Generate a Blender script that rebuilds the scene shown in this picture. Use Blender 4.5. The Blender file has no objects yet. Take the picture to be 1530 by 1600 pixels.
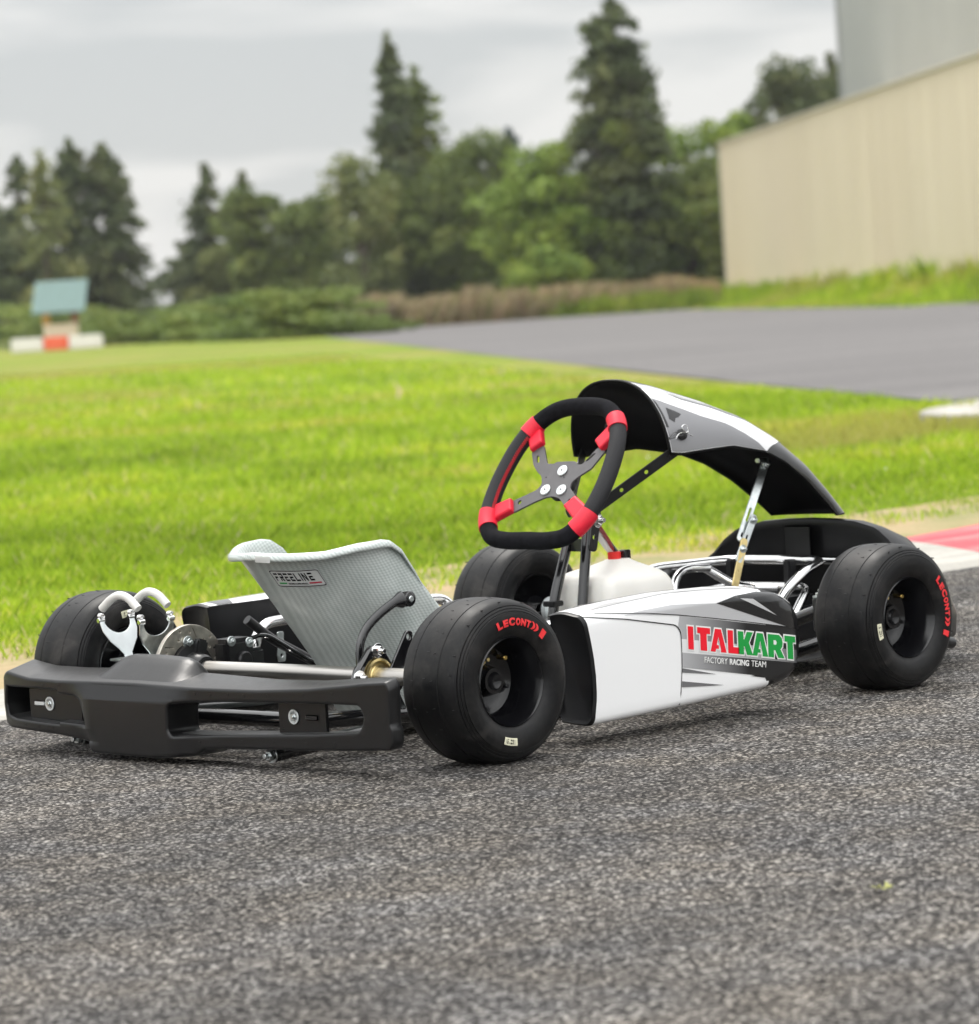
import bpy, bmesh, math, random
import numpy as np
from mathutils import Vector, Matrix
random.seed(7); rng = np.random.default_rng(7)
R = math.radians
S = bpy.context.scene
C = S.collection
# ------------------------------------------------------------------ camera
cam_d = bpy.data.cameras.new('camera'); cam = bpy.data.objects.new('camera', cam_d); C.objects.link(cam); S.camera = cam
cr = Vector((0.71277186, -0.69868345, -0.06162557)); cu = Vector((0.08327949, -0.00293688, 0.9965219)); cf = Vector((0.69643435, 0.71542491, -0.05609267))
m = Matrix((cr, cu, -cf)).transposed().to_4x4(); m.translation = Vector((-4.2689, -4.9072, 0.7558)); cam.matrix_world = m
cam_d.sensor_fit = 'HORIZONTAL'; cam_d.sensor_width = 36; cam_d.lens = 139.3
cam_d.clip_start = 0.1; cam_d.clip_end = 3000
cam_d.dof.use_dof = True; cam_d.dof.focus_distance = 6.35; cam_d.dof.aperture_fstop = 8.0
# ------------------------------------------------------------------ light
SUN_EL, SUN_AZ = R(58), R(62)          # azimuth of the sun measured from +X towards +Y
S.view_settings.view_transform = 'Standard'; S.view_settings.look = 'None'; S.view_settings.gamma = 1; S.view_settings.exposure = 0.62
w = bpy.data.worlds.new('World'); S.world = w; w.use_nodes = True
nt = w.node_tree; N = nt.nodes; Lk = nt.links
bg = N['Background']; bg.inputs[1].default_value = 0.1
sky = N.new('ShaderNodeTexSky'); sky.sky_type = 'NISHITA'; sky.sun_disc = False; sky.sun_elevation = SUN_EL; sky.sun_rotation = R(90) - SUN_AZ
tc = N.new('ShaderNodeTexCoord'); mp = N.new('ShaderNodeMapping'); mp.inputs['Scale'].default_value = (8, 8, 36); mp.inputs['Location'].default_value = (1.5, 7.7, 5.1); mp.inputs['Rotation'].default_value = (0.10, -0.06, 0)
Lk.new(tc.outputs['Generated'], mp.inputs[0])
nz = N.new('ShaderNodeTexNoise'); nz.inputs['Scale'].default_value = 1.0; nz.inputs['Detail'].default_value = 5; nz.inputs['Roughness'].default_value = 0.45; nz.inputs['Distortion'].default_value = .4
Lk.new(mp.outputs[0], nz.inputs[0])
rp = N.new('ShaderNodeValToRGB'); e = rp.color_ramp.elements
e[0].position = .40; e[0].color = (4.0, 4.12, 4.18, 1); e[1].position = .55; e[1].color = (5.45, 5.42, 5.35, 1)
Lk.new(nz.outputs[0], rp.inputs[0])
sx = N.new('ShaderNodeSeparateXYZ'); Lk.new(tc.outputs['Generated'], sx.inputs[0])
mr = N.new('ShaderNodeMapRange'); mr.inputs[1].default_value = 0.12; mr.inputs[2].default_value = 0.9; mr.inputs[3].default_value = 1.0; mr.inputs[4].default_value = 2.9   # overcast sky: zenith brighter than horizon
Lk.new(sx.outputs[2], mr.inputs[0])
# sky brightened behind the camera: an added fill for the kart's near side
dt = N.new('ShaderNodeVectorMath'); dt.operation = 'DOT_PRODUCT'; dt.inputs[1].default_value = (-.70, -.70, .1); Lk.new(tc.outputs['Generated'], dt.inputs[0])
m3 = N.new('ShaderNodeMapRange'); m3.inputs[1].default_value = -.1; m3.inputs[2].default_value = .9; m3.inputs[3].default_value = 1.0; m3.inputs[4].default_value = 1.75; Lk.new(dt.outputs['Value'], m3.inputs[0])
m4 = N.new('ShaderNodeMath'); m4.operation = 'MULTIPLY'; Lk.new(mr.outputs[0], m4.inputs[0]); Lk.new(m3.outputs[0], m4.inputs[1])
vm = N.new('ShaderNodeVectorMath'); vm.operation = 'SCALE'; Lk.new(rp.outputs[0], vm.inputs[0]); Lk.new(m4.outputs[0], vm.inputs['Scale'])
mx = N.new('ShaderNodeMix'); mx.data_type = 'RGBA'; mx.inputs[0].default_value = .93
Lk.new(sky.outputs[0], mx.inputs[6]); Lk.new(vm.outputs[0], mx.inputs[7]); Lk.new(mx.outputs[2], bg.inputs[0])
sd = bpy.data.lights.new('sun', 'SUN'); sd.energy = 1.2; sd.angle = R(18); sd.color = (1, .96, .9)
so = bpy.data.objects.new('sun', sd); C.objects.link(so)
sv = Vector((math.cos(SUN_EL) * math.cos(SUN_AZ), math.cos(SUN_EL) * math.sin(SUN_AZ), math.sin(SUN_EL)))
so.rotation_euler = sv.to_track_quat('Z', 'Y').to_euler()

# ------------------------------------------------------------------ materials
MATS = {}
def mat(name, col=(.5, .5, .5), rough=.5, metal=0, vary=0, vscale=20, bump=0, bscale=200, spec=.5, coat=0, ttr=0, col2=None, stretch=(1, 1, 1), detail=4):
    if name in MATS: return MATS[name]
    M = bpy.data.materials.new(name); M.use_nodes = True; MATS[name] = M
    n = M.node_tree.nodes; l = M.node_tree.links; b = n['Principled BSDF']
    b.inputs['Base Color'].default_value = (*col, 1); b.inputs['Roughness'].default_value = rough; b.inputs['Metallic'].default_value = metal
    b.inputs['Specular IOR Level'].default_value = spec; b.inputs['Coat Weight'].default_value = coat; b.inputs['Coat Roughness'].default_value = .06
    t = n.new('ShaderNodeTexCoord'); mm = n.new('ShaderNodeMapping'); mm.inputs['Scale'].default_value = stretch; l.new(t.outputs['Object'], mm.inputs[0])
    if vary or col2:
        z = n.new('ShaderNodeTexNoise'); z.inputs['Scale'].default_value = vscale; z.inputs['Detail'].default_value = detail; l.new(mm.outputs[0], z.inputs[0])
        c2 = col2 or tuple(min(1, c * (1 + vary)) for c in col); c1 = col if col2 else tuple(c * (1 - vary) for c in col)
        r = n.new('ShaderNodeValToRGB'); r.color_ramp.elements[0].position = .36; r.color_ramp.elements[1].position = .64
        r.color_ramp.elements[0].color = (*c1, 1); r.color_ramp.elements[1].color = (*c2, 1)
        l.new(z.outputs[0], r.inputs[0]); l.new(r.outputs[0], b.inputs['Base Color'])
        q = n.new('ShaderNodeMapRange'); q.inputs[3].default_value = max(.02, rough - .08); q.inputs[4].default_value = min(1, rough + .1); l.new(z.outputs[0], q.inputs[0]); l.new(q.outputs[0], b.inputs['Roughness'])
    if bump:
        z2 = n.new('ShaderNodeTexNoise'); z2.inputs['Scale'].default_value = bscale; z2.inputs['Detail'].default_value = 3; l.new(mm.outputs[0], z2.inputs[0])
        bp = n.new('ShaderNodeBump'); bp.inputs['Strength'].default_value = bump; bp.inputs['Distance'].default_value = .002; l.new(z2.outputs[0], bp.inputs['Height']); l.new(bp.outputs[0], b.inputs['Normal'])
    return M
def ramp(n, l, src, stops):
    r = n.new('ShaderNodeValToRGB'); el = r.color_ramp.elements
    el[0].position, el[0].color = stops[0][0], (*stops[0][1], 1); el[1].position, el[1].color = stops[-1][0], (*stops[-1][1], 1)
    for p_, c_ in stops[1:-1]:
        x = el.new(p_); x.color = (*c_, 1)
    l.new(src, r.inputs[0]); return r
def noise(n, l, vec, scale, detail=4, rough=.55, dist=0):
    z = n.new('ShaderNodeTexNoise'); z.inputs['Scale'].default_value = scale; z.inputs['Detail'].default_value = detail; z.inputs['Roughness'].default_value = rough; z.inputs['Distortion'].default_value = dist
    l.new(vec, z.inputs[0]); return z
def mixc(n, l, f, a, b, mode='MIX'):
    x = n.new('ShaderNodeMix'); x.data_type = 'RGBA'; x.blend_type = mode
    for i, v in ((0, f), (6, a), (7, b)):
        if isinstance(v, (int, float)): x.inputs[i].default_value = v
        elif isinstance(v, tuple): x.inputs[i].default_value = (*v, 1)
        else: l.new(v, x.inputs[i])
    return x.outputs[2]
def newmat(name):
    M = bpy.data.materials.new(name); M.use_nodes = True; MATS[name] = M
    n = M.node_tree.nodes; l = M.node_tree.links; t = n.new('ShaderNodeTexCoord')
    return M, n, l, n['Principled BSDF'], t.outputs['Object']

plast = mat('black_plastic', (.004, .004, .0045), .31, vary=.10, vscale=60, bump=.12, bscale=700, spec=.42)
_p = plast.node_tree.nodes['Principled BSDF']; _p.inputs['Sheen Weight'].default_value = .10; _p.inputs['Sheen Roughness'].default_value = .35
gloss = mat('gloss_black_paint', (.006, .006, .007), .12, coat=.8)
satin = mat('satin_black_metal', (.012, .012, .013), .3, vary=.2, vscale=30)
wheelm = mat('wheel_black', (.004, .004, .005), .15, vary=.2, vscale=20)
chrome = mat('chrome', (.8, .8, .8), .1, 1, vary=.06, vscale=40)
steel = mat('zinc_steel', (.62, .66, .66), .3, 1, vary=.15, vscale=70)
zyel = mat('yellow_zinc', (.75, .6, .28), .3, 1, vary=.15, vscale=50)
alu = mat('brushed_axle', (.55, .53, .5), .33, 1, vary=.08, vscale=120, stretch=(1, .05, 1))
alup = mat('white_aluminium', (.72, .76, .77), .42, .55, vary=.05)
brass = mat('brass', (.7, .5, .16), .25, 1)
discm = mat('brake_disc_steel', (.55, .51, .45), .36, 1, vary=.15, vscale=90)
white = mat('white_vinyl', (.84, .84, .84), .28, coat=.3)
silver = mat('silver_vinyl', (.50, .50, .51), .3, .1, coat=.3)
lgrey = mat('light_grey_vinyl', (.5, .5, .5), .3, coat=.3)
dgrey = mat('dark_grey_vinyl', (.14, .14, .145), .3, coat=.3)
vblack = mat('black_vinyl', (.006, .006, .007), .2, coat=.5)
red = mat('red_ink', (.82, .003, .02), .35)
green = mat('green_ink', (.002, .30, .045), .35)
inkred = mat('tyre_red_paint', (.8, .03, .035), .5)
redrub = mat('red_leather', (.72, .01, .035), .48, vary=.08, vscale=60, bump=.2, bscale=700)
suede = mat('black_suede', (.007, .007, .009), .95, spec=.15, vary=.35, vscale=90)
tank = mat('cream_plastic', (.82, .80, .75), .42, vary=.03, vscale=14)
tank.node_tree.nodes['Principled BSDF'].inputs['Subsurface Weight'].default_value = .25
tank.node_tree.nodes['Principled BSDF'].inputs['Subsurface Radius'].default_value = (.02, .018, .014)
greyplate = mat('anodised_grey', (.13, .125, .128), .45, .5, vary=.06, vscale=80)
label = mat('cream_label', (.72, .7, .52), .5)
hose = mat('clear_hose', (.5, .5, .48), .3)
sleeve = mat('grey_sleeve', (.66, .65, .62), .4, vary=.06, vscale=40)

# rubber: worn slick with dusty scuffs
rubber, n, l, b, oc = newmat('tyre_rubber')
z1 = noise(n, l, oc, 14, 5, .6, .6); z2 = noise(n, l, oc, 120, 3)
cc = ramp(n, l, z1.outputs[0], [(.35, (.003, .003, .004)), (.52, (.007, .007, .007)), (.62, (.024, .022, .021)), (.76, (.060, .056, .052))])
l.new(mixc(n, l, .35, cc.outputs[0], ramp(n, l, z2.outputs[0], [(.4, (.003, .003, .004)), (.7, (.018, .017, .016))]).outputs[0]), b.inputs['Base Color'])
b.inputs['Specular IOR Level'].default_value = .26
rr = n.new('ShaderNodeMapRange'); rr.inputs[1].default_value = .3; rr.inputs[2].default_value = .7; rr.inputs[3].default_value = .34; rr.inputs[4].default_value = .56; l.new(z1.outputs[0], rr.inputs[0]); l.new(rr.outputs[0], b.inputs['Roughness'])
bp = n.new('ShaderNodeBump'); bp.inputs['Strength'].default_value = .12; bp.inputs['Distance'].default_value = .001; l.new(noise(n, l, oc, 500, 2).outputs[0], bp.inputs['Height']); l.new(bp.outputs[0], b.inputs['Normal'])
# grip with fine perforation
grip, n, l, b, oc = newmat('perforated_leather')
v = n.new('ShaderNodeTexVoronoi'); v.inputs['Scale'].default_value = 300; v.inputs['Randomness'].default_value = .1; l.new(oc, v.inputs[0])
l.new(ramp(n, l, v.outputs[0], [(.12, (.004, .004, .004)), (.34, (.016, .016, .018))]).outputs[0], b.inputs['Base Color']); b.inputs['Roughness'].default_value = .6; b.inputs['Specular IOR Level'].default_value = .3
# fibreglass weave for the seat
weave, n, l, b, oc = newmat('fibreglass_weave')
def wave(scale, rot, dist=1.2):
    mm = n.new('ShaderNodeMapping'); mm.inputs['Rotation'].default_value = rot; l.new(oc, mm.inputs[0])
    q = n.new('ShaderNodeTexWave'); q.inputs['Scale'].default_value = scale; q.inputs['Distortion'].default_value = dist; q.inputs['Detail'].default_value = 1; q.inputs['Detail Scale'].default_value = 2; l.new(mm.outputs[0], q.inputs[0]); return q
w1 = wave(52, (.3, .5, .5)); w2 = wave(75, (.2, 1.9, .9), .6)
big = noise(n, l, oc, 9, 4, .6)
c1 = ramp(n, l, w1.outputs[1], [(.15, (.28, .32, .305)), (.8, (.64, .68, .66))])
c2 = ramp(n, l, w2.outputs[1], [(.2, (.34, .38, .365)), (.8, (.74, .77, .74))])
c3 = mixc(n, l, .45, c1.outputs[0], c2.outputs[0])
l.new(mixc(n, l, .5, c3, ramp(n, l, big.outputs[0], [(.35, (.40, .46, .44)), (.65, (.64, .68, .66))]).outputs[0]), b.inputs['Base Color'])
b.inputs['Roughness'].default_value = .36; b.inputs['Metallic'].default_value = .12; b.inputs['Coat Weight'].default_value = .35; b.inputs['Coat Roughness'].default_value = .15
bp = n.new('ShaderNodeBump'); bp.inputs['Strength'].default_value = .25; bp.inputs['Distance'].default_value = .001; l.new(w1.outputs[1], bp.inputs['Height']); l.new(bp.outputs[0], b.inputs['Normal'])
# printed bands that fade from silver to black along the pod
def fade(name, a, bcol, x0, x1):
    M, n, l, b, oc = newmat(name); s = n.new('ShaderNodeSeparateXYZ'); l.new(oc, s.inputs[0])
    q = n.new('ShaderNodeMapRange'); q.inputs[1].default_value = x0; q.inputs[2].default_value = x1; l.new(s.outputs[0], q.inputs[0])
    l.new(ramp(n, l, q.outputs[0], [(0, a), (1, bcol)]).outputs[0], b.inputs['Base Color']); b.inputs['Roughness'].default_value = .28; b.inputs['Coat Weight'].default_value = .4; return M

# ------------------------------------------------------------------ mesh helpers
def tag(o, lab=None, cat=None, group=None, kind=None, label=None):
    lab = lab or label
    for k, v_ in (('label', lab), ('category', cat), ('group', group), ('kind', kind)):
        if v_: o[k] = v_
    return o
def empty(name, loc, **k):
    o = bpy.data.objects.new(name, None); o.location = loc; o.empty_display_size = .2; C.objects.link(o); return tag(o, **k)
def origin(o):
    v_ = Vector((0, 0, 0))
    while o is not None: v_ += o.location; o = o.parent
    return v_
def link(me, name, m_, parent=None, at_=None, smooth=40):
    # vertices are in world coordinates unless at_ is given (then they are local to that spot)
    me.name = name; o = bpy.data.objects.new(name, me); C.objects.link(o)
    if m_ is not None and not me.materials: me.materials.append(m_)
    base = origin(parent)
    if parent: o.parent = parent
    o.location = (Vector(at_) if at_ is not None else Vector((0, 0, 0))) - base
    if smooth:
        me.polygons.foreach_set('use_smooth', [True] * len(me.polygons))
        me.set_sharp_from_angle(angle=R(smooth))
    return o
def from_bm(bm, name, m_, parent=None, at_=None, smooth=40):
    bmesh.ops.recalc_face_normals(bm, faces=bm.faces)
    me = bpy.data.meshes.new(name); bm.to_mesh(me); bm.free(); return link(me, name, m_, parent, at_, smooth)
def shift(bm, off):
    bmesh.ops.translate(bm, verts=bm.verts, vec=off); return bm
def merge(bm, other):
    me = bpy.data.meshes.new('tmp'); other.to_mesh(me); other.free(); bm.from_mesh(me); bpy.data.meshes.remove(me); return bm
def lathe(prof, n_=96, closed=False, a0=0, a1=2 * math.pi):
    # prof: list of (y, r) swept round the Y axis
    bm = bmesh.new(); full = abs(a1 - a0 - 2 * math.pi) < 1e-6; cnt = n_ if full else n_ + 1; rings = []
    for i in range(cnt):
        a = a0 + (a1 - a0) * i / n_; rings.append([bm.verts.new((r_ * math.cos(a), y_, r_ * math.sin(a))) for y_, r_ in prof])
    for i in range(n_):
        A, B = rings[i], rings[(i + 1) % cnt]
        for j in range(len(prof) - (0 if closed else 1)):
            k = (j + 1) % len(prof)
            bm.faces.new((A[j], A[k], B[k], B[j]))
    bmesh.ops.remove_doubles(bm, verts=bm.verts, dist=1e-6); return bm
def orient(bm, p, d):
    q = Vector((0, 1, 0)).rotation_difference(Vector(d).normalized()).to_matrix().to_4x4(); q.translation = Vector(p); bm.transform(q); return bm
def cyl(p0, p1, r_, n_=20, bev=.0):
    p0, p1 = Vector(p0), Vector(p1); h = (p1 - p0).length; bv = min(bev, r_ * .5, h * .4)
    prof = [(0, 0), (0, r_ - bv)] + ([(bv, r_), (h - bv, r_)] if bv else [(0, r_), (h, r_)]) + [(h, r_ - bv), (h, 0)]
    if not bv: prof = [(0, 0), (0, r_), (h, r_), (h, 0)]
    return orient(lathe(prof, n_), p0, p1 - p0)
def bolt(p, d, r_=.008, h=.006, washer=True):
    d = Vector(d).normalized(); p = Vector(p); bm = cyl(p, p + d * h, r_, 6, .001)
    if washer: merge(bm, cyl(p - d * .002, p + d * .0015, r_ * 1.5, 20, .0005))
    merge(bm, cyl(p + d * h * .9, p + d * (h * 1.9), r_ * .5, 10, .0005)); return bm
def catmull(P, k=8, closed=False):
    P = [Vector(q) for q in P]; n_ = len(P); out = []
    for i in range(n_ if closed else n_ - 1):
        p1, p2 = P[i], P[(i + 1) % n_]; p0 = P[i - 1] if (i or closed) else p1; p3 = P[(i + 2) % n_] if (i + 2 < n_ or closed) else p2
        for j in range(k):
            t = j / k; out.append(.5 * ((2 * p1) + (p2 - p0) * t + (2 * p0 - 5 * p1 + 4 * p2 - p3) * t * t + (3 * p1 - p0 - 3 * p2 + p3) * t ** 3))
    if not closed: out.append(P[-1])
    return out
def fillet(P, r_, k=6, closed=False):
    P = [Vector(q) for q in P]; out = []; n_ = len(P)
    for i, p_ in enumerate(P):
        if not closed and i in (0, n_ - 1): out.append(p_); continue
        rr_ = r_[i] if isinstance(r_, (list, tuple)) else r_
        a = P[i - 1] - p_; c = P[(i + 1) % n_] - p_; d = min(rr_, a.length * .48, c.length * .48)
        if d < 1e-5: out.append(p_); continue
        A = p_ + a.normalized() * d; B = p_ + c.normalized() * d
        for j in range(k + 1):
            t = j / k; out.append(A * (1 - t) ** 2 + p_ * 2 * t * (1 - t) + B * t * t)
    return out
def tube(P, r_, n_=12, closed=False, flat=1, up=(0, 0, 1), caps=True):
    # r_ number or list; flat <1 squashes along 'up'-derived normal
    P = [Vector(q) for q in P]; bm = bmesh.new(); rings = []; N_ = len(P); prev = None
    for i, p_ in enumerate(P):
        a = P[(i - 1) % N_] if (i or closed) else P[0]; c = P[(i + 1) % N_] if (i < N_ - 1 or closed) else P[-1]
        t = (c - a).normalized()
        if prev is None:
            nn = Vector(up) - t * t.dot(Vector(up))
            if nn.length < 1e-3: nn = Vector((1, 0, 0)) - t * t.x
            nn.normalize()
        else:
            nn = prev - t * t.dot(prev); nn.normalize()
        prev = nn; bb = t.cross(nn); ra = r_[i] if isinstance(r_, (list, tuple)) else r_
        rings.append([bm.verts.new(p_ + nn * (math.cos(2 * math.pi * k / n_) * ra * flat) + bb * (math.sin(2 * math.pi * k / n_) * ra)) for k in range(n_)])
    for i in range(N_ if closed else N_ - 1):
        A, B = rings[i], rings[(i + 1) % N_]
        for k in range(n_): bm.faces.new((A[k], A[(k + 1) % n_], B[(k + 1) % n_], B[k]))
    if caps and not closed: bm.faces.new(rings[0]); bm.faces.new(list(reversed(rings[-1])))
    return bm
def bent(P, r_, fr=.03, n_=12, **k): return tube(fillet(P, fr), r_, n_, **k)
def box(c, s, bev=.002, rot=None):
    bm = bmesh.new(); bmesh.ops.create_cube(bm, size=1); bmesh.ops.scale(bm, vec=s, verts=bm.verts)
    if bev: bmesh.ops.bevel(bm, geom=bm.edges[:], offset=bev, segments=2, affect='EDGES')
    M_ = Matrix.Translation(Vector(c)) @ (rot.to_4x4() if rot else Matrix.Identity(4)); bm.transform(M_); return bm
def rotz(a): return Matrix.Rotation(a, 3, 'Z')
def rot(ax, a): return Matrix.Rotation(a, 3, ax)
def rdd(loop, r_, k=5): return [(q.x, q.y) for q in fillet([(x_, y_, 0) for x_, y_ in loop], r_, k, True)]
def circ(cx_, cy_, r_, k=20): return [(cx_ + r_ * math.cos(2 * math.pi * i / k), cy_ + r_ * math.sin(2 * math.pi * i / k)) for i in range(k)]
def curve_mesh(cu_):
    o = bpy.data.objects.new('tmp', cu_); C.objects.link(o); dg = bpy.context.evaluated_depsgraph_get(); dg.update()
    me = bpy.data.meshes.new_from_object(o.evaluated_get(dg)); bm = bmesh.new(); bm.from_mesh(me)
    bpy.data.objects.remove(o); bpy.data.curves.remove(cu_); bpy.data.meshes.remove(me); return bm
def gridcut(bm, cell):
    bmesh.ops.remove_doubles(bm, verts=bm.verts, dist=1e-6)
    for ax in (0, 1):
        cs = cell[ax] if isinstance(cell, (tuple, list)) else cell
        if not cs: continue
        lo = min(v_.co[ax] for v_ in bm.verts); hi = max(v_.co[ax] for v_ in bm.verts); q = lo + cs
        nv = Vector((1, 0, 0)) if ax == 0 else Vector((0, 1, 0))
        while q < hi - 1e-5:
            bmesh.ops.bisect_plane(bm, geom=bm.verts[:] + bm.edges[:] + bm.faces[:], dist=1e-6, plane_co=nv * q, plane_no=nv); q += cs
    return bm
def plate(loops, t, fn, bevel=0, cell=None, offset=0):
    # filled 2-D outline (later loops are holes) of thickness t, each vertex (u, v, w) sent through fn
    cu_ = bpy.data.curves.new('tmp', 'CURVE'); cu_.dimensions = '2D'; cu_.fill_mode = 'BOTH'
    cu_.extrude = max(t / 2 - bevel, 0); cu_.bevel_depth = bevel; cu_.bevel_resolution = 2; cu_.offset = -bevel + offset
    for lp in loops:
        s = cu_.splines.new('POLY'); s.points.add(len(lp) - 1); s.use_cyclic_u = True
        for i, (x_, y_) in enumerate(lp): s.points[i].co = (x_, y_, 0, 1)
    bm = curve_mesh(cu_)
    if cell: gridcut(bm, cell)
    for v_ in bm.verts: v_.co = fn(v_.co.x, v_.co.y, v_.co.z)
    return bm
def text(s, size, fn, offset=0, shear=0, cell=None, t=.0006, sx_=1, space=1):
    cu_ = bpy.data.curves.new('tmp', 'FONT'); cu_.body = s; cu_.size = size; cu_.offset = offset; cu_.shear = shear; cu_.extrude = t / 2; cu_.space_character = space; cu_.resolution_u = 5
    bm = curve_mesh(cu_); lo = min(v_.co.x for v_ in bm.verts); hi = max(v_.co.x for v_ in bm.verts); yl = min(v_.co.y for v_ in bm.verts); yh = max(v_.co.y for v_ in bm.verts)
    for v_ in bm.verts: v_.co.x = (v_.co.x - lo) / (hi - lo); v_.co.y = (v_.co.y - yl) / (yh - yl)      # normalised box 0..1
    if cell: gridcut(bm, cell)
    for v_ in bm.verts: v_.co = fn(v_.co.x, v_.co.y, v_.co.z)
    return bm
def dup(o, parent=None):
    c_ = o.copy(); C.objects.link(c_); c_.parent = parent
    for ch in o.children: dup(ch, c_)
    return c_
def interp(tab, x_):
    xs = [a for a, _ in tab]
    if x_ <= xs[0]: return tab[0][1]
    for i in range(len(tab) - 1):
        if x_ <= xs[i + 1]:
            t = (x_ - xs[i]) / (xs[i + 1] - xs[i]); t = t * t * (3 - 2 * t) if False else t
            return tab[i][1] * (1 - t) + tab[i + 1][1] * t
    return tab[-1][1]

# ================================================================== THE KART
kart = empty('racing_kart', (.5, 0, 0), label='black and white racing kart with silver bucket seat standing on the asphalt', cat='kart')

def wheel(pos, Rr, W, a_rot, left=False, first=None):
    """wheel with axle along Y, outer side towards -Y; the lettering is turned by a_rot degrees"""
    if first:
        o = dup(first, kart); o.location = Vector(pos) - origin(kart); o.rotation_euler = (0, 0, R(180)) if left else (0, 0, 0); return o
    h = W / 2; k = W / .142
    # rim: outboard barrel, web disc and inboard barrel
    prof = [(-h + .010, .0735), (-h + .008, .0715), (-h + .012, .0690), (-h + .020, .0665), (-h + .030, .0600), (-.012, .0585), (-.004, .055), (.000, .046), (.004, .040), (.004, .010),
            (.010, .010), (.010, .046), (h - .030, .0600), (h - .020, .0665), (h - .010, .069), (h - .008, .0735), (h - .014, .0740), (h - .024, .069), (.0, .063), (-h + .024, .069), (-h + .014, .0740)]
    o = from_bm(lathe(prof, 96, closed=True), 'wheel', wheelm, kart, pos, 35)
    # tyre
    tp = [(.045 * k, .0700), (.055 * k, .0705), (.0625 * k, .0745), (.0680 * k, .083), (.0708 * k, .096), (.0702 * k, .1065), (.0685 * k, .1135), (.0668 * k, .1140), (.0672 * k, .1150), (.0655 * k, .1180), (.0640 * k, .1183), (.0645 * k, .1193), (.0625 * k, .1222), (.0610 * k, .1222), (.0612 * k, .1236), (.0590 * k, .1270),
          (.0500 * k, .1318), (.036 * k, .1345), (.0305 * k, .1349), (.0295 * k, .1337), (.0285 * k, .1337), (.0275 * k, .1351), (.018 * k, .1358), (0, .1362)]
    s = Rr / .1362; tp = [(-a, .07 + (r_ - .07) * (Rr - .07) / (.1362 - .07)) for a, r_ in tp]
    prof2 = tp + [(-a, r_) for a, r_ in reversed(tp[:-1])] + [(.05 * k, .0665), (-.05 * k, .0665)]
    bm = lathe(prof2, 180, closed=True)
    # moulding whiskers across tread and shoulder
    rr_ = random.Random(int(Rr * 1e4))
    for row, cnt in ((-.052, 17), (-.012, 21), (.004, 19), (.034, 17), (.050, 15), (-.064, 16)):
        for i in range(cnt):
            a = (i + rr_.random() * .5) * 2 * math.pi / cnt; y0 = row * k; rb = interp([(abs(q), r_) for q, r_ in tp][::-1], abs(y0))
            ln = rr_.uniform(.004, .009); rad = Vector((math.cos(a), 0, math.sin(a))); tg = Vector((-math.sin(a), 0, math.cos(a)))
            p0 = rad * (rb - .0005) + Vector((0, y0, 0)); p1 = p0 + rad * .0006 + tg * rr_.uniform(-.003, .003) + Vector((0, -ln if y0 > -.06 else ln * .4, 0))
            merge(bm, tube([p0, p1], .0009, 4))
    from_bm(bm, 'tyre', rubber, o, pos, 40)
    # lettering on the outer sidewall
    def side(u, r_, w_, sgn=-1, off=.0004):
        y_ = interp([(.070, .0625), (.0745, .0640), (.083, .0690), (.096, .0716), (.107, .0708), (.1155, .0685), (.125, .063)], r_) * k
        a = R(u + a_rot); return Vector((r_ * math.cos(a), sgn * (y_ + off + w_), r_ * math.sin(a)))
    def on(u0, u1, r0, r1): return lambda x_, y_, z_: side(u0 + (u1 - u0) * x_, r0 + (r1 - r0) * y_, z_)
    rs = .0905; sc = (Rr - .07) / (.1362 - .07)
    cuts = [(110.5, 103.5, 'L'), (102.0, 95.5, 'E'), (94.5, 86.5, 'C'), (85.2, 79.2, 'O'), (78.2, 71.6, 'N'), (70.6, 65.2, 'T')]
    bm = bmesh.new()
    for u0, u1, ch in cuts: merge(bm, text(ch, 1, on(u0, u1, .0915, .1045 if ch in 'LC' else .1035), offset=.055, cell=.25))
    for c0 in (61.0, 56.2):     # two crescent chevrons
        lp = [(c0 + 3.2, .0915), (c0 + 1.0, .0915), (c0 - 1.6, .0945), (c0 - 2.4, .0980), (c0 - 1.6, .1015), (c0 + 1.0, .1045), (c0 + 3.2, .1045), (c0 + 1.4, .1015), (c0 + .8, .0980), (c0 + 1.4, .0945)]
        bm2 = plate([[(a * .01, b_ * 10) for a, b_ in lp]], .0004, lambda x_, y_, z_: side(x_ * 100, y_ / 10, z_), cell=None); merge(bm, bm2)
    bm2 = plate([[(.01 * 49.5, .905), (.01 * 43.5, .905), (.01 * 43.5, 1.055), (.01 * 49.5, 1.055)]], .0004, lambda x_, y_, z_: side(x_ * 100, y_ / 10, z_), cell=None); merge(bm, bm2)
    from_bm(bm, 'brand_lettering', inkred, o, pos, 0)
    # barcode labels, one on each sidewall
    for sg in (-1, 1):
        c0 = -101.5 if sg < 0 else (-(95 + 180) if Rr > .135 else -100)
        f = lambda x_, y_, z_, sg=sg, c0=c0: side(x_ * 100 + c0, .097 + y_, z_, sg, .0006)
        lb = from_bm(plate([rdd([(-.085, -.0062), (.085, -.0062), (.085, .0062), (-.085, .0062)], .0025, 4)], .0004, f, cell=(.03, None)), 'barcode_label', label, o, pos, 0)
        bm = bmesh.new(); x_ = -.066
        rb_ = random.Random(3)
        while x_ < .060:
            wd = rb_.choice((.0022, .0045, .007)); bmq = plate([[(x_, -.0040), (x_ + wd, -.0040), (x_ + wd, .0040), (x_, .0040)]], .0002, lambda a, b_, z_, f=f: f(a, b_, z_ + .0004)); merge(bm, bmq); x_ += wd + rb_.choice((.003, .006, .012))
        from_bm(bm, 'barcode_bars', vblack, o, pos, 0)
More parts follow.
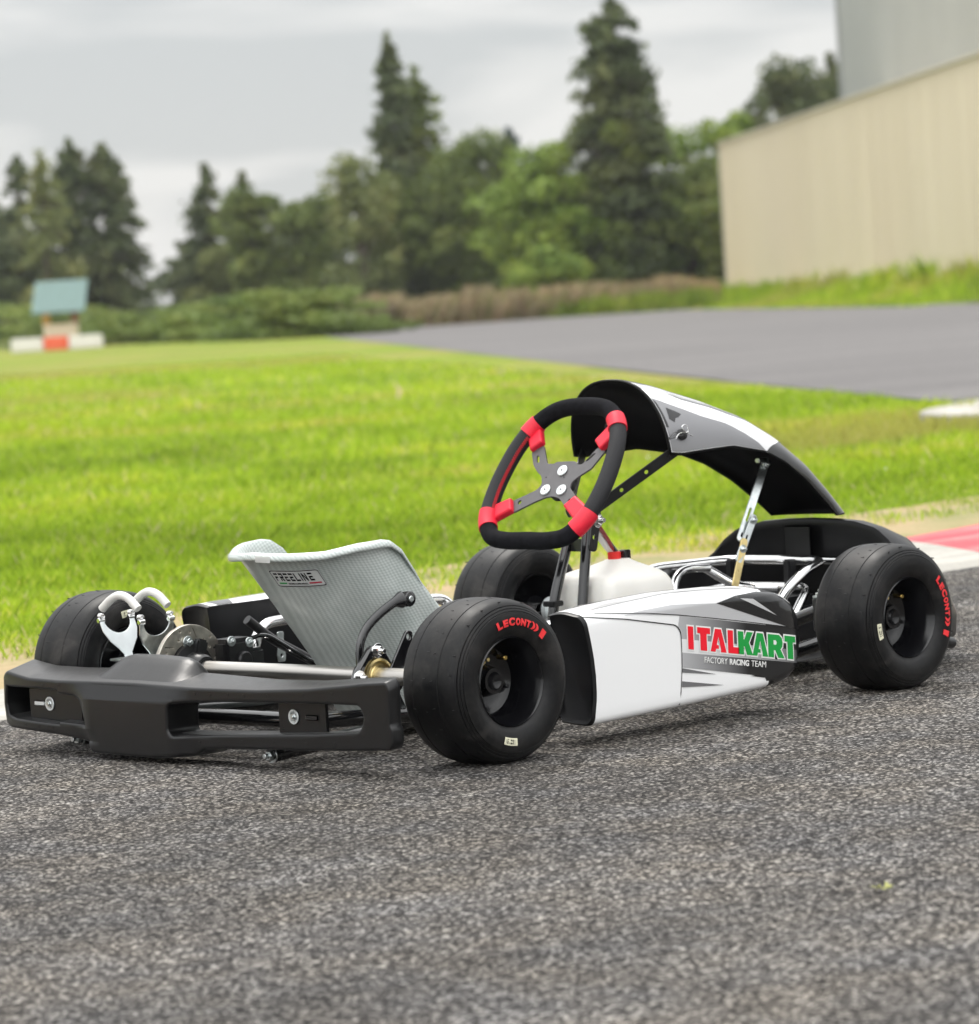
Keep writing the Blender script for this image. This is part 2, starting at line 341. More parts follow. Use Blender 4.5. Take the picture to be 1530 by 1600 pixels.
    # hub, bolts and valve seen inside the rim
    hub = lathe([(-.004, .0), (-.020, .0), (-.026, .012), (-.022, .015), (-.022, .021), (-.004, .026), (.030, .030), (.05, .028), (.05, 0)], 40)
    from_bm(hub, 'hub', wheelm, o, pos, 35)
    P = Vector(pos)
    for i in range(3):
        a = R(100 + 120 * i); q = Vector((.036 * math.cos(a), -.001, .036 * math.sin(a)))
        bmq = bolt(q, (0, -1, 0), .007, .007); merge(bmq, cyl(q, q + Vector((0, -.017, 0)), .0035, 10, .0006))
        from_bm(bmq, 'wheel_nut', zyel if i == 0 else satin, o, pos, 40)
    q = Vector((.046 * math.cos(R(52)), -.018, .046 * math.sin(R(52))))
    from_bm(cyl(q + Vector((0, .014, 0)), q + Vector((-.001, -.006, -.001)), .0042, 12, .001), 'valve', brass, o, pos, 40)
    return o
Yr, Yf, Wb = .487, .4735, 1.031
wr = wheel((0, -Yr, .1364), .1364, .1424, 0); wheel((0, Yr, .1364), 0, 0, 0, True, wr)
wf = wheel((Wb, -Yf, .1344), .1344, .1384, -69); wheel((Wb, Yf, .1344), 0, 0, 0, True, wf)

# ---- rear bumper: moulded plastic beam with two long openings
def arc_x(y_):                        # plan curve: ends sweep forward
    t = max(0, abs(y_) - .36) / .16; return -.222 + (.010 * t ** 3 if y_ > 0 else 0)
outer = [(.508, .149), (.446, .1395), (.36, .1375), (.267, .1385), (.147, .139), (-.007, .1355), (-.171, .1365), (-.299, .1425), (-.434, .1545), (-.512, .1585),
         (-.522, .149), (-.520, .12), (-.518, .09), (-.524, .084), (-.524, .06), (-.514, .050), (-.30, .0415), (-.19, .0385), (-.075, .035), (-.035, .033), (-.005, .020), (.089, .013), (.262, .016), (.272, .030), (.290, .0345), (.367, .042), (.505, .048), (.518, .056), (.523, .09), (.519, .14)]
h1 = rdd([(.048, .108), (-.07, .1135), (-.328, .1195), (-.43, .1195), (-.443, .100), (-.428, .077), (-.318, .0695), (-.065, .0585), (.04, .0525), (.052, .06)], .012)
h2 = [(.508, .1215), (.455, .1215), (.362, .1205), (.361, .1145), (.315, .111), (.302, .105), (.294, .087), (.287, .063), (.36, .0655), (.361, .0605), (.484, .066), (.508, .071), (.513, .09)]
T_ = .072
def bmap(u, v_, w_):
    y_ = u if u > -.40 else -.40 + (u + .40) * .79; y_ = y_ if y_ < .45 else .45 + (y_ - .45) * 1.15; dep = interp([(-.522, .026), (-.40, .034), (-.17, .056), (0, T_), (.26, T_), (.40, .070), (.522, .066)], u) / T_; dx = (T_ / 2 - w_) * dep
    x_ = arc_x(y_) + dx
    lo = .262 + .30 * (v_ - .016); blk = max(0, min(1, (y_ - .000) / .035)) * max(0, min(1, (lo + .008 - y_) / .008)); x_ -= .010 * blk * max(0, min(1, (.134 - v_) / .025))
    lift = max(0, min(1, dx / (T_ * dep))) * .017 * dep if v_ > .125 else 0      # top ledge climbs forward
    return Vector((x_, y_, v_ + lift))
bbm = plate([rdd(outer, .006, 4), h1, h2], T_, bmap, bevel=.0045, cell=(.02, .02))
for y_, z_ in [(-.015, .126), (-.055, .125), (-.10, .126), (-.14, .126), (-.20, .128), (-.29, .132), (-.36, .136), (.40, .128), (.355, .128), (-.02, .044), (-.07, .046), (-.13, .049), (-.21, .052), (-.29, .053), (-.36, .055), (.46, .056), (.42, .055), (.38, .054)]:
    merge(bbm, box((arc_x(y_) - .0001, y_, z_), (.0010, .006, .005), .0003))      # embossed marks
bump = from_bm(bbm, 'rear_bumper', plast, kart, smooth=50)
# raised hump in the middle of the bumper
bm = bmesh.new(); rows = []
topz = [(-.09, 0), (.005, .002), (.032, .012), (.062, .036), (.082, .042), (.16, .044), (.225, .044), (.250, .040), (.300, .014), (.325, .003), (.41, 0)]
for i in range(61):
    y_ = -.09 + .50 * i / 60; hz = interp(topz, y_); zc = interp([(-.171, .136), (-.007, .1355), (.147, .139), (.267, .1385), (.36, .1375), (.446, .139)], y_) - .003
    rows.append([bm.verts.new((arc_x(y_) + d, y_, zc + hz * f)) for d, f in ((.006, 0), (.016, .17), (.030, .40), (.046, .66), (.060, .88), (.069, .98), (.076, 1.0), (.080, .94), (.081, -.2))])
for a, b_ in zip(rows, rows[1:]):
    for j in range(8): bm.faces.new((a[j], a[j + 1], b_[j + 1], b_[j]))
from_bm(bm, 'bumper_hump', plast, bump, smooth=60)
# inner ribbed shelf seen through the openings and the mounting brackets
for y0, y1 in ((.285, .50), (-.43, .05)):
    sh = bmesh.new(); merge(sh, box((-.185, (y0 + y1) / 2, .0515 if y0 < 0 else .058), (.05, y1 - y0, .008), .003)); from_bm(sh, 'bumper_shelf', plast, bump)
for yc, a, b_ in ((.395, .475, .325), (-.245, -.195, -.315)):
    br = box((-.193, (a + b_) / 2, .090), (.006, abs(a - b_), .056), .002); br2 = from_bm(br, 'mounting_bracket', plast, bump)
    yb = .415 if yc > 0 else -.235
    from_bm(bolt((-.197, yb, .092), (-1, 0, 0), .0068, .003), 'bracket_bolt', steel, br2)
    from_bm(cyl((-.1965, yb, .092), (-.1985, yb, .092), .0125, 28, .0006), 'washer', alup, br2)
    from_bm(box((-.1975, yb + (.028 if yc > 0 else -.045), .092), (.003, .03, .009), .0015), 'slot', gloss if yc < 0 else alup, br2)
    from_bm(box((-.1972, yb + (.020 if yc > 0 else -.036), .092), (.003, .012, .006), .001), 'slot_stud', alup, br2)
for y_ in (.335, -.175):             # frame tubes that carry the bumper, their bolts poke out below
    from_bm(bent([(-.20, y_, .026 if y_ < 0 else .034), (-.05, y_ * .98, .034), (.2, y_ * .85, .045)], .013, .04), 'bumper_tube', gloss, kart)
    from_bm(bolt((-.198, y_, .026 if y_ < 0 else .034), (-1, 0, 0), .009, .009), 'tube_bolt', steel, kart)

# ---- axle, brake, bearings
from_bm(cyl((0, .225, .1364), (0, -.190, .1364), .0148, 40, .001), 'rear_axle', alu, kart)
from_bm(cyl((0, -.215, .1364), (0, -.44, .1364), .0148, 32, .001), 'rear_axle', alu, kart)
from_bm(cyl((0, .30, .1364), (0, .44, .1364), .0148, 32, .001), 'rear_axle', alup, kart)
from_bm(lathe([(-.012, .0150), (-.012, .0205), (.012, .0205), (.012, .0150)], 32, True), 'axle_collar', satin, kart, (0, -.200, .1364))
# brake disc with slots and holes
dl = [circ(0, 0, .078, 96), circ(0, 0, .046, 48)]
for i in range(6):
    a = R(60 * i + 12)
    dl.append([(math.cos(a + da) * r_, math.sin(a + da) * r_) for r_, da in ((.055, 0), (.072, .18), (.0725, .21), (.0555, .035))])
    for r_, da in ((.056, .45), (.064, .30), (.070, .62), (.058, .78)): dl.append(circ(math.cos(a + da) * r_, math.sin(a + da) * r_, .0023, 10))
disc = from_bm(plate(dl, .010, lambda u, v_, w_: Vector((u, .262 - w_, .1364 + v_)), bevel=.0008), 'brake_disc', discm, kart, smooth=40)
hb = lathe([(.262, .0152), (.262, .040), (.258, .044), (.250, .044), (.246, .030), (.222, .026), (.216, .022), (.216, .0152)], 40, True); hb.transform(Matrix.Translation((0, 0, .1364)))
for i in range(3):
    a = R(120 * i + 72); c_, s_ = math.cos(a), math.sin(a)
    merge(hb, box((.036 * c_, .246, .1364 + .036 * s_), (.034, .022, .024), .004, rot('Y', -a)))
hub_ = from_bm(hb, 'disc_carrier', satin, disc)
for i in range(3):
    a = R(120 * i + 98); from_bm(bolt((.048 * math.cos(a), .254, .1364 + .048 * math.sin(a)), (0, -1, 0), .0075, .006), 'disc_bolt', steel, disc)
cal = box((.092, .252, .150), (.070, .050, .062), .008); merge(cal, box((.125, .245, .135), (.05, .034, .05), .006)); merge(cal, cyl((.096, .236, .142), (.096, .218, .142), .016, 24, .003)); merge(cal, cyl((.122, .236, .120), (.122, .216, .120), .014, 24, .003))
cal = from_bm(cal, 'brake_caliper', satin, kart, smooth=35)
from_bm(bolt((.070, .226, .178), (0, -1, 0), .006, .005), 'caliper_bolt', steel, cal); from_bm(bolt((.112, .226, .172), (0, -1, 0), .006, .005), 'caliper_bolt', steel, cal)
from_bm(bent([(.11, .245, .17), (.15, .23, .185), (.24, .20, .12), (.4, .15, .06)], .004, .03, 8), 'brake_hose', gloss, cal)
# bearing carriers
def carrier(y_, sg):
    lp = rdd([(-.062, -.012), (-.036, .022), (-.010, .052), (.014, .052), (.032, .022), (.062, -.016), (.05, -.032), (.0, -.040), (-.05, -.03)], .010)
    bm = plate([lp, circ(0, 0, .030, 40)], .014, lambda u, v_, w_: Vector((u, y_ + w_, .1364 + v_)), bevel=.003); o = from_bm(bm, 'bearing_carrier', gloss, kart, smooth=40)
    from_bm(lathe([(y_ - .012, .0150), (y_ - .012, .0195), (y_ - .009, .0215), (y_ - .009, .0245), (y_ - .012, .0265), (y_ - .011, .0305), (y_ + .011, .0305), (y_ + .011, .0150)], 48, True), 'bearing', zyel, o, (0, 0, .1364))
    for a, b_ in ((-.044, .002), (.000, .043), (.044, .0)): from_bm(bolt((a, y_ - .009, .1364 + b_), (0, -1, 0), .0085, .009), 'carrier_bolt', chrome, o)
    lp2 = rdd([(-.046, -.05), (-.03, -.028), (.030, .060), (.040, .074), (.054, .070), (.050, .050), (.010, -.02), (.03, -.06)], .008)
    from_bm(plate([lp2, circ(.043, .062, .005, 12), circ(-.014, -.028, .004, 12)], .006, lambda u, v_, w_: Vector((u + .008, y_ - .030 + w_, .1364 + v_)), bevel=.0015), 'carrier_plate', gloss, o)
carrier(-.224, -1)
# silencer cradle: two plates with round cut-outs joined by sleeved hoops
crd = empty('silencer_cradle', (0, 0, 0)); crd.parent = kart; crd.location = Vector((-.055, .33, .17)) - origin(kart)
def horn_plate(y_, x0, x1, m_, lean, zt):
    xc = (x0 + x1) / 2; r_ = (x1 - x0) / 2
    lp = [(-r_ - .005, 0), (-r_ - .004, -.022), (-r_ * .86, -.040), (-r_ * .45, -.054), (-.008, -.064), (-.010, -.10), (.012, -.10), (.010, -.062), (r_ * .55, -.052), (r_ * .92, -.038), (r_ + .005, -.020), (r_ + .005, 0), (r_ - .004, 0)]
    lp += [(math.cos(a) * (r_ - .004), -.002 + math.sin(a) * r_ * .72) for a in np.linspace(0, -math.pi, 14)] + [(-r_ + .004, 0)]
    return from_bm(plate([lp], .003, lambda u, v_, w_: Vector((xc + u, y_ + w_ + lean * v_, zt + v_)), bevel=.0006, cell=.02), 'cradle_plate', m_, crd, smooth=50)
pa = horn_plate(.385, -.094, -.026, alup, .42, .231); pb = horn_plate(.285, -.083, -.016, steel, -.15, .226)
from_bm(box((-.05, .325, .158), (.07, .11, .004), .001), 'cradle_base', steel, crd)
for (xa, xb) in ((-.094, -.083), (-.026, -.016)):
    pts = [(xa, .386, .231), (xa, .380, .250), (xa + .003, .356, .267), ((xa + xb) / 2, .335, .274), (xb - .003, .313, .268), (xb, .292, .250), (xb, .286, .229)]
    from_bm(tube(catmull(pts[1:-1], 8), .0075, 14), 'hoop_sleeve', sleeve, crd)
    for q, d in ((pts[0], 1), (pts[-1], -1)):
        bm = bmesh.new(); merge(bm, tube([Vector(q) + Vector((.0042 * math.cos(t), -d * .0004 * t + d * .003, .006 + .0042 * math.sin(t))) for t in np.linspace(0, 8 * math.pi, 60)], .0010, 6)); merge(bm, cyl(Vector(q) + Vector((-.006, 0, -.002)), Vector(q) + Vector((.007, 0, -.002)), .005, 12, .001))
        from_bm(bm, 'hoop_spring', chrome, crd)

# ---- frame: floor tray, rails, steel loops
TR = mat('floor_tray_alu', (.10, .10, .10), .5, .5, vary=.1, vscale=30)
from_bm(plate([rdd([(.42, -.2), (1.30, -.15), (1.36, 0), (1.30, .15), (.42, .2)], .03)], .003, lambda u, v_, w_: Vector((u, v_, .032 + w_)), bevel=.0005), 'floor_tray', TR, kart)
for sg in (-1, 1):
    from_bm(bent([(-.12, sg * .20, .075), (.10, sg * .21, .06), (.30, sg * .27, .047), (.60, sg * .25, .047), (.90, sg * .17, .047), (1.02, sg * .22, .055), (1.10, sg * .26, .075)], .014, .08, 16), 'frame_rail', gloss, kart)
    # side bumper loop in chrome
    if sg > 0: from_bm(bent([(.187, .30, .045), (.187, .30, .166), (.214, .30, .193), (.34, .315, .196), (.60, .35, .195), (.70, .33, .19), (.72, .26, .06)], .0105, .022, 16), 'side_bar', chrome, kart)
    else:
        from_bm(bent([(.17, sg * .28, .055), (.175, sg * .30, .13), (.19, sg * .32, .186), (.30, sg * .36, .195), (.58, sg * .37, .195), (.70, sg * .33, .19), (.72, sg * .26, .06)], .0095, .035, 14), 'side_bar', chrome, kart)
    from_bm(bent([(.20, sg * .26, .06), (.24, sg * .42, .07), (.60, sg * .42, .07), (.68, sg * .25, .06)], .0095, .05, 14), 'side_bar', chrome, kart)
from_bm(bent([(-.10, -.2, .07), (-.10, .2, .07)], .014, 0, 14), 'frame_crossbar', gloss, kart)
from_bm(bent([(.30, -.27, .047), (.30, .27, .047)], .012, 0, 14), 'frame_crossbar', gloss, kart)
from_bm(bent([(.98, -.19, .05), (.98, .19, .05)], .014, 0, 14), 'frame_crossbar', gloss, kart)
from_bm(bent([(.36, .20, .06), (.18, .245, .17), (.13, .25, .21)], .009, .02, 12), 'seat_strut', satin, kart)
from_bm(plate([rdd([(-.008, 0), (.008, 0), (.010, .012), (.006, .030), (.008, .055), (-.008, .055), (-.006, .03), (-.010, .012)], .004), circ(0, .012, .0035, 12)], .003, lambda u, v_, w_: Vector((.232 + u, .28 + w_, .122 + v_)), bevel=.0006), 'loop_clip', steel, kart)

# ---- seat
def seat_pt(u, v_, off=0):
    z0 = .045
    cx_ = lambda z: interp([(.045, .27), (.14, .24), (.35, .094)], z); rz = lambda z: interp([(.045, .12), (.14, .135), (.35, .15)], z)
    if abs(u) <= 1:
        ph = u * math.pi / 2; zt = interp([(0, .3455), (.45, .342), (.85, .3425), (1.25, .352), (1.571, .3545)], abs(ph)); z = z0 + min(v_, 1) * (zt - z0); r_ = rz(z) + off
        # light vertical crease between back and side
        r_ += -.006 * math.exp(-((abs(ph) - .75) / .22) ** 2) * math.sin(min(v_, 1) * math.pi)
        return Vector((cx_(z) - r_ * math.cos(ph), r_ * math.sin(ph), z))
    e = abs(u) - 1; zt = interp([(0, .3545), (.10, .352), (.2, .336), (.35, .300), (.5, .262), (.65, .222), (.8, .178), (1, .115)], e); xt = interp([(0, .094), (.10, .112), (.2, .138), (.35, .168), (.5, .196), (.65, .235), (.8, .30), (1, .42)], e); xb_ = .27 + .19 * e
    f = min(v_, 1); z = z0 + f * (zt - z0); sg = 1 if u > 0 else -1; fx = cx_(z) + (xb_ - .27) * (1 - f) + (xt - cx_(zt)) * f if True else 0
    y_ = sg * (rz(z) + off + .012 * math.sin(f * math.pi) * math.sin(min(1, e * 1.5) * math.pi))
    return Vector((fx, y_, z))
us = [i / 40 * 2 for i in range(-40, 41)]; vs = [i / 30 for i in range(31)]
bm = bmesh.new(); G = []
for u in us:
    col_ = [bm.verts.new(seat_pt(u, v_)) for v_ in vs]
    amt = 1.0 if abs(u) <= 1 else max(.25, 1 - (abs(u) - 1) * 1.2)
    for o_, dz in ((.002, .0015), (.006, .0022), (.010, .0010), (.0130, -.002), (.0140, -.006), (.0136, -.010)): q = seat_pt(u, 1, o_ * amt); q.z += dz * amt; col_.append(bm.verts.new(q))
    G.append(col_)
for a, b_ in zip(G, G[1:]):
    for j in range(len(a) - 1): bm.faces.new((a[j], a[j + 1], b_[j + 1], b_[j]))
cen = [bm.verts.new((.27 + .19 * (abs(u) - 1 if abs(u) > 1 else 0) - (0 if abs(u) > 1 else .12 * math.cos(u * math.pi / 2) * .4), 0, .040)) for u in us]
for i in range(len(us) - 1): bm.faces.new((G[i][0], G[i + 1][0], cen[i + 1], cen[i]))
bmesh.ops.remove_doubles(bm, verts=bm.verts, dist=1e-5)
seat = from_bm(bm, 'seat', weave, kart, smooth=80)
sm = seat.modifiers.new('thickness', 'SOLIDIFY'); sm.thickness = .0035; sm.offset = 0
# sticker on the seat back, outline + letters
def st(x_, y_, z_): return seat_pt(-.02 - .41 * x_, .80 + .105 * y_ + .008 * x_, .0030 + z_)
stk = from_bm(plate([rdd([(0, 0), (1, 0), (1, 1), (0, 1)], .08, 4)], .0003, st, cell=(.06, .25)), 'sticker', mat('silver_sticker', (.66, .68, .67), .3, .1, coat=.3), seat, smooth=0)
f1 = lambda x_, y_, z_: st(x_, y_, z_ + .0006)
o_ = rdd([(.01, .03), (.99, .03), (.99, .97), (.01, .97)], .07, 4); i_ = rdd([(.02, .075), (.98, .075), (.98, .925), (.02, .925)], .065, 4)
from_bm(plate([o_, i_], .0003, f1, cell=(.06, None)), 'sticker_outline', vblack, stk, smooth=0)
# stencil letters drawn from bars
def bars(fn, specs, m_, nm, parent, cell=(.04, None)):
    bm = bmesh.new()
    for lp in specs: merge(bm, plate([lp], .0003, fn, cell=cell))
    return from_bm(bm, nm, m_, parent, smooth=0)
def Rct(x0, y0, x1, y1): return [(x0, y0), (x1, y0), (x1, y1), (x0, y1)]
lt = []; X0 = .07; wl = .080; yb, yt = .36, .82; ts = .10; tw = .020
def E_(x): return [Rct(x, yt - ts, x + wl, yt), Rct(x, .545, x + wl * .9, .545 + ts * .85), Rct(x, yb, x + wl, yb + ts), Rct(x, yb, x + tw, .545)]
x = X0
lt += [Rct(x, yt - ts, x + wl, yt), Rct(x, .545, x + wl * .8, .545 + ts * .85), Rct(x, yb, x + tw, .60)]; x += .108
lt += [Rct(x, yt - ts, x + wl, yt), Rct(x + wl - tw, .6, x + wl, yt), Rct(x, .545, x + wl, .545 + ts * .85), Rct(x, yb, x + tw, .60), [(x + .03, .545), (x + .055, .545), (x + wl, yb), (x + wl - .03, yb)]]; x += .108
lt += E_(x); x += .105; lt += E_(x); x += .105
lt += [Rct(x, yb, x + tw, yt), Rct(x + tw, yb, x + wl, yb + ts)]; x += .105
lt += [Rct(x, yb, x + tw, yt)]; x += .045
lt += [Rct(x, yb, x + tw, yt), Rct(x + wl - tw, yb, x + wl, yt), [(x + tw, yt), (x + tw, yt - .16), (x + wl - tw, yb), (x + wl - tw, yb + .16)]]; x += .115
lt += E_(x)
bars(f1, lt, vblack, 'sticker_lettering', stk)
bars(f1, [Rct(.08, .19, .25, .27)], green, 'green_stripe', stk); bars(f1, [Rct(.70, .19, .93, .27)], mat('dark_red_ink', (.45, .01, .04), .4), 'red_stripe', stk)
from_bm(text('RACING COMPONENTS', 1, lambda x_, y_, z_: st(.285 + .38 * x_, .155 + .10 * y_, z_ + .0006), cell=None), 'small_lettering', vblack, stk, smooth=0)
from_bm(plate([rdd(Rct(0, 0, 1, 1), .1)], .0004, lambda x_, y_, z_: seat_pt(-.05 - .12 * x_, 1, .0160) + Vector((0, 0, -.012 + .011 * y_)), cell=(.2, None)), 'rim_label', mat('white_paper', (.8, .8, .78), .6), seat, smooth=0)
# seat stay: flattened black bar up to a bolt on the side of the seat
pts = catmull([(-.004, -.192, .105), (-.004, -.192, .150), (.000, -.190, .186), (.018, -.187, .212), (.050, -.183, .232), (.092, -.178, .249), (.118, -.172, .253)], 8)
sty = from_bm(tube(pts, [.0085] * (len(pts) - 8) + [.009, .010, .011, .0125, .0135, .0145, .015, .015], 16, up=(0, 1, 0), flat=.62), 'seat_stay', gloss, kart, smooth=60)
bm = cyl((.140, -.164, .252), (.140, -.172, .252), .0135, 28, .002); merge(bm, box((.126, -.168, .2525), (.03, .006, .026), .002)); from_bm(bm, 'stay_pad', gloss, sty)
from_bm(cyl((.140, -.172, .252), (.140, -.1745, .252), .0055, 16, .001), 'stay_bolt', steel, sty)
from_bm(box((-.010, -.192, .108), (.034, .018, .020), .004), 'stay_clamp', gloss, sty)

# ---- side pods
def zb(x): return interp([(.19, .036), (.42, .042), (.65, .050), (.70, .057), (.73, .070), (.745, .085), (.757, .108)], x)
def zt(x): return interp([(.15, .220), (.21, .223), (.336, .227), (.483, .230), (.60, .227), (.66, .222), (.70, .212), (.73, .196), (.748, .178), (.757, .150)], x)
def yo(x): return -.522 + (.016 * ((x - .70) / .057) ** 2 if x > .70 else 0)
def yi(x): return interp([(.19, -.447), (.30, -.41), (.45, -.395), (.68, -.40), (.757, -.43)], x)
def face_y(x, z):
    top, bot = zt(x), zb(x); r1, r2 = .020, .014; y_ = yo(x)
    if top - z < r1: t = 1 - max(0, top - z) / r1; y_ += r1 * (1 - math.sqrt(max(0, 1 - t * t)))
    if z - bot < r2: t = 1 - max(0, z - bot) / r2; y_ += r2 * (1 - math.sqrt(max(0, 1 - t * t)))
    return min(y_, yi(x))
def xback(z): return interp([(.035, .212), (.060, .217), (.084, .222), (.12, .2225), (.151, .220), (.18, .215), (.199, .211), (.216, .208), (.23, .206)], z)
def section(x, bot=True):
    out = []; top, b_ = zt(x), zb(x)
    for i in range(7): t = i / 6; out.append((yi(x) + (yo(x) + .022 - yi(x)) * t, top + .004 * math.sin(t * math.pi)))
    for i in range(1, 7): a = math.pi / 2 * i / 6; out.append((yo(x) + .020 * (1 - math.sin(a)), top - .020 * (1 - math.cos(a))))
    for i in range(1, 12): out.append((yo(x), top - .020 - (top - .034 - b_) * i / 11))
    for i in range(1, 6): a = math.pi / 2 * i / 5; out.append((yo(x) + .014 * (1 - math.cos(a)), b_ + .014 * (1 - math.sin(a))))
    out.append((yo(x) + .04, b_ + .001))
    if bot: out += [(yi(x) - .01, b_ + .004), (yi(x), b_ + .02), (yi(x), top - .02)]
    return out
xs_ = [.0, .02, .05, .09, .14, .20, .26, .32, .38, .42, .45, .475, .49, .505, .515, .525, .532, .538, .543, .546]
def build_pod(sg):
    fl = lambda v_: Vector((v_.x, v_.y * -sg, v_.z))
    bm = bmesh.new(); rings = []
    for k, q in enumerate(xs_):
        x = .2105 + q; rings.append([bm.verts.new(fl(Vector((xback(z) - .003 if k == 0 else x, y_, z)))) for y_, z in section(x)])
    m0 = len(rings[0]); cy = sum(v_.co.y for v_ in rings[0]) / m0; cz = sum(v_.co.z for v_ in rings[0]) / m0
    r_in = [bm.verts.new((v_.co.x - .004, cy + (v_.co.y - cy) * .94, cz + (v_.co.z - cz) * .97)) for v_ in rings[0]]
    r_in2 = [bm.verts.new((v_.co.x + .001, cy + (v_.co.y - cy) * .80, cz + (v_.co.z - cz) * .90)) for v_ in rings[0]]
    rings = [r_in2, r_in] + rings
    for a, b_ in zip(rings, rings[1:]):
        for j in range(m0): bm.faces.new((a[j], a[(j + 1) % m0], b_[(j + 1) % m0], b_[j]))
    bm.faces.new(rings[0]); bm.faces.new(rings[-1])
    return from_bm(bm, 'side_pod', mat('black_pod_plastic', (.007, .007, .008), .36, vary=.15, vscale=25, spec=.3), kart, smooth=50)
def pod_skin(pod, sg, x0, x1, m_, nm, j0=0, j1=30, off=.0008):
    bm = bmesh.new(); rows = []
    sel = [x for x in [x0] + [.2105 + q for q in xs_ if x0 + .004 < .2105 + q < x1 - .004] + [x1]]
    for k, x in enumerate(sel):
        S_ = section(x, False)[j0:j1 + 1]; row = []
        for y_, z in S_:
            xx = xback(z) if k == 0 and x0 < .22 else x
            n_ = Vector((0, -1, 0)) if z < zt(x) - .022 else Vector((0, -.6, .8)); row.append(bm.verts.new((xx, (y_ + n_.y * off) * -sg, z + n_.z * off)))
        rows.append(row)
    for a, b_ in zip(rows, rows[1:]):
        for j in range(len(a) - 1): bm.faces.new((a[j], a[j + 1], b_[j + 1], b_[j]))
    return from_bm(bm, nm, m_, pod, smooth=60)
podr = build_pod(-1); podl = build_pod(1)
for pod, sg in ((podr, -1), (podl, 1)):
    skin = pod_skin(pod, sg, .21, .652, white, 'pod_graphic')
    def dec(lp, m_, nm, lvl, holes=(), cell=(.02, .012), fil=0, sg=sg, pod=skin):
        f = lambda u, v_, w_: Vector((u, (face_y(u, v_) - .0010 - .0003 * lvl - w_) * -sg, v_))
        return from_bm(plate([rdd(lp, fil) if fil else lp] + list(holes), .0002, f, cell=cell), nm, m_, pod, smooth=60)
    fd1 = fade('silver_to_black_print', (.42, .42, .43), (.006, .006, .007), .43, .60)
    dec([(.300, .213), (.336, .2165), (.42, .219), (.528, .2105), (.715, .150), (.5, .190), (.434, .1995), (.33, .2115)], silver, 'grey_wedge', 1)
    dec([(.434, .1985), (.715, .149), (.756, .138), (.7555, .104), (.435, .159), (.434, .169), (.428, .179)], fd1, 'dark_band', 2)
    dec([(.433, .136), (.739, .083), (.728, .074), (.702, .058), (.651, .053), (.642, .069), (.607, .078), (.433, .111)], fd1, 'dark_band', 2)
    dec([(.435, .159), (.753, .104), (.741, .083), (.433, .136)], fade('white_to_grey_print', (.75, .75, .75), (.13, .13, .135), .47, .73), 'light_band', 2)
    dec([(.528, .2105), (.58, .2185), (.64, .2200), (.690, .2120), (.727, .196), (.746, .178), (.7555, .151), (.756, .138), (.715, .149)], vblack, 'black_area', 3)
    dec([(.589, .213), (.622, .209), (.681, .174)], lgrey, 'spike', 4); dec([(.686, .2125), (.703, .208), (.745, .179)], lgrey, 'spike', 4)
    dec([(.433, .109), (.518, .089), (.432, .102)], dgrey, 'spike', 3); dec([(.430, .087), (.535, .0685), (.429, .077)], dgrey, 'spike', 3); dec([(.604, .0765), (.628, .0745), (.642, .069)], vblack, 'spike', 3)
    # seam round the plain number panel
    line = [(.207, .2195), (.30, .2065), (.423, .1835), (.4335, .172), (.434, .150), (.432, .110), (.4225, .047)]
    L3 = fillet([(a, b_, 0) for a, b_ in line], .012, 5)
    for q0, q1 in zip(L3, L3[1:]):
        pass
    up_ = [(q.x + .0009, q.y + .0010) for q in L3]; dn_ = [(q.x - .0006, q.y - .0006) for q in L3][::-1]
    dec(up_ + dn_, vblack, 'panel_seam', 3, cell=(.02, None))
    L4 = [(.22, .2245), (.35, .2125), (.434, .2005), (.58, .1755), (.715, .1505), (.715, .1492), (.58, .1743), (.434, .1992), (.35, .2112), (.22, .2232)]
    dec(L4, vblack, 'pin_line', 3, cell=(.02, None))
    # word mark: block letters on a white keyline
    def glyph(ch):
        if ch == 'I': return [[(.0, 0), (.62, 0), (.62, 1), (.0, 1)]]
        if ch == 'T': return [[(.22, 0), (.72, 0), (.72, .74), (1.0, .74), (1.0, 1), (0, 1), (0, .74), (.22, .74)]]
        if ch == 'A': return [[(0, 0), (.30, 0), (.345, .14), (.52, .14), (.52, .30), (.395, .30), (.52, .68), (.66, .10), (.64, 0), (1.0, 0), (.70, 1), (.32, 1)]]
        if ch == 'L': return [[(0, 0), (1, 0), (1, .28), (.48, .28), (.48, 1), (0, 1)]]
        if ch == 'K': return [[(0, 0), (.40, 0), (.40, .36), (.46, .36), (.62, 0), (1.06, 0), (.78, .54), (1.10, 1), (.66, 1), (.46, .66), (.40, .66), (.40, 1), (0, 1)]]
        if ch == 'R': return [[(0, 0), (.36, 0), (.36, .32), (.46, .32), (.64, 0), (1.05, 0), (.80, .38), (.93, .50), (.96, .68), (.90, .88), (.72, 1), (0, 1)], [(.36, .56), (.36, .76), (.52, .76), (.58, .66), (.52, .56)]]
    word = [('I', .4500, .0215), ('T', .4735, .0320), ('A', .5055, .0400), ('L', .5500, .0280), ('K', .5760, .0350), ('A', .6120, .0400), ('R', .6530, .0400), ('T', .6965, .0330)]
    # baseline falls gently forward, letter height 37 mm
    def wm(x, y): return (x, .1400 - (x - .449) * .176 + y * (.0395 + .004 * (x - .45)) )
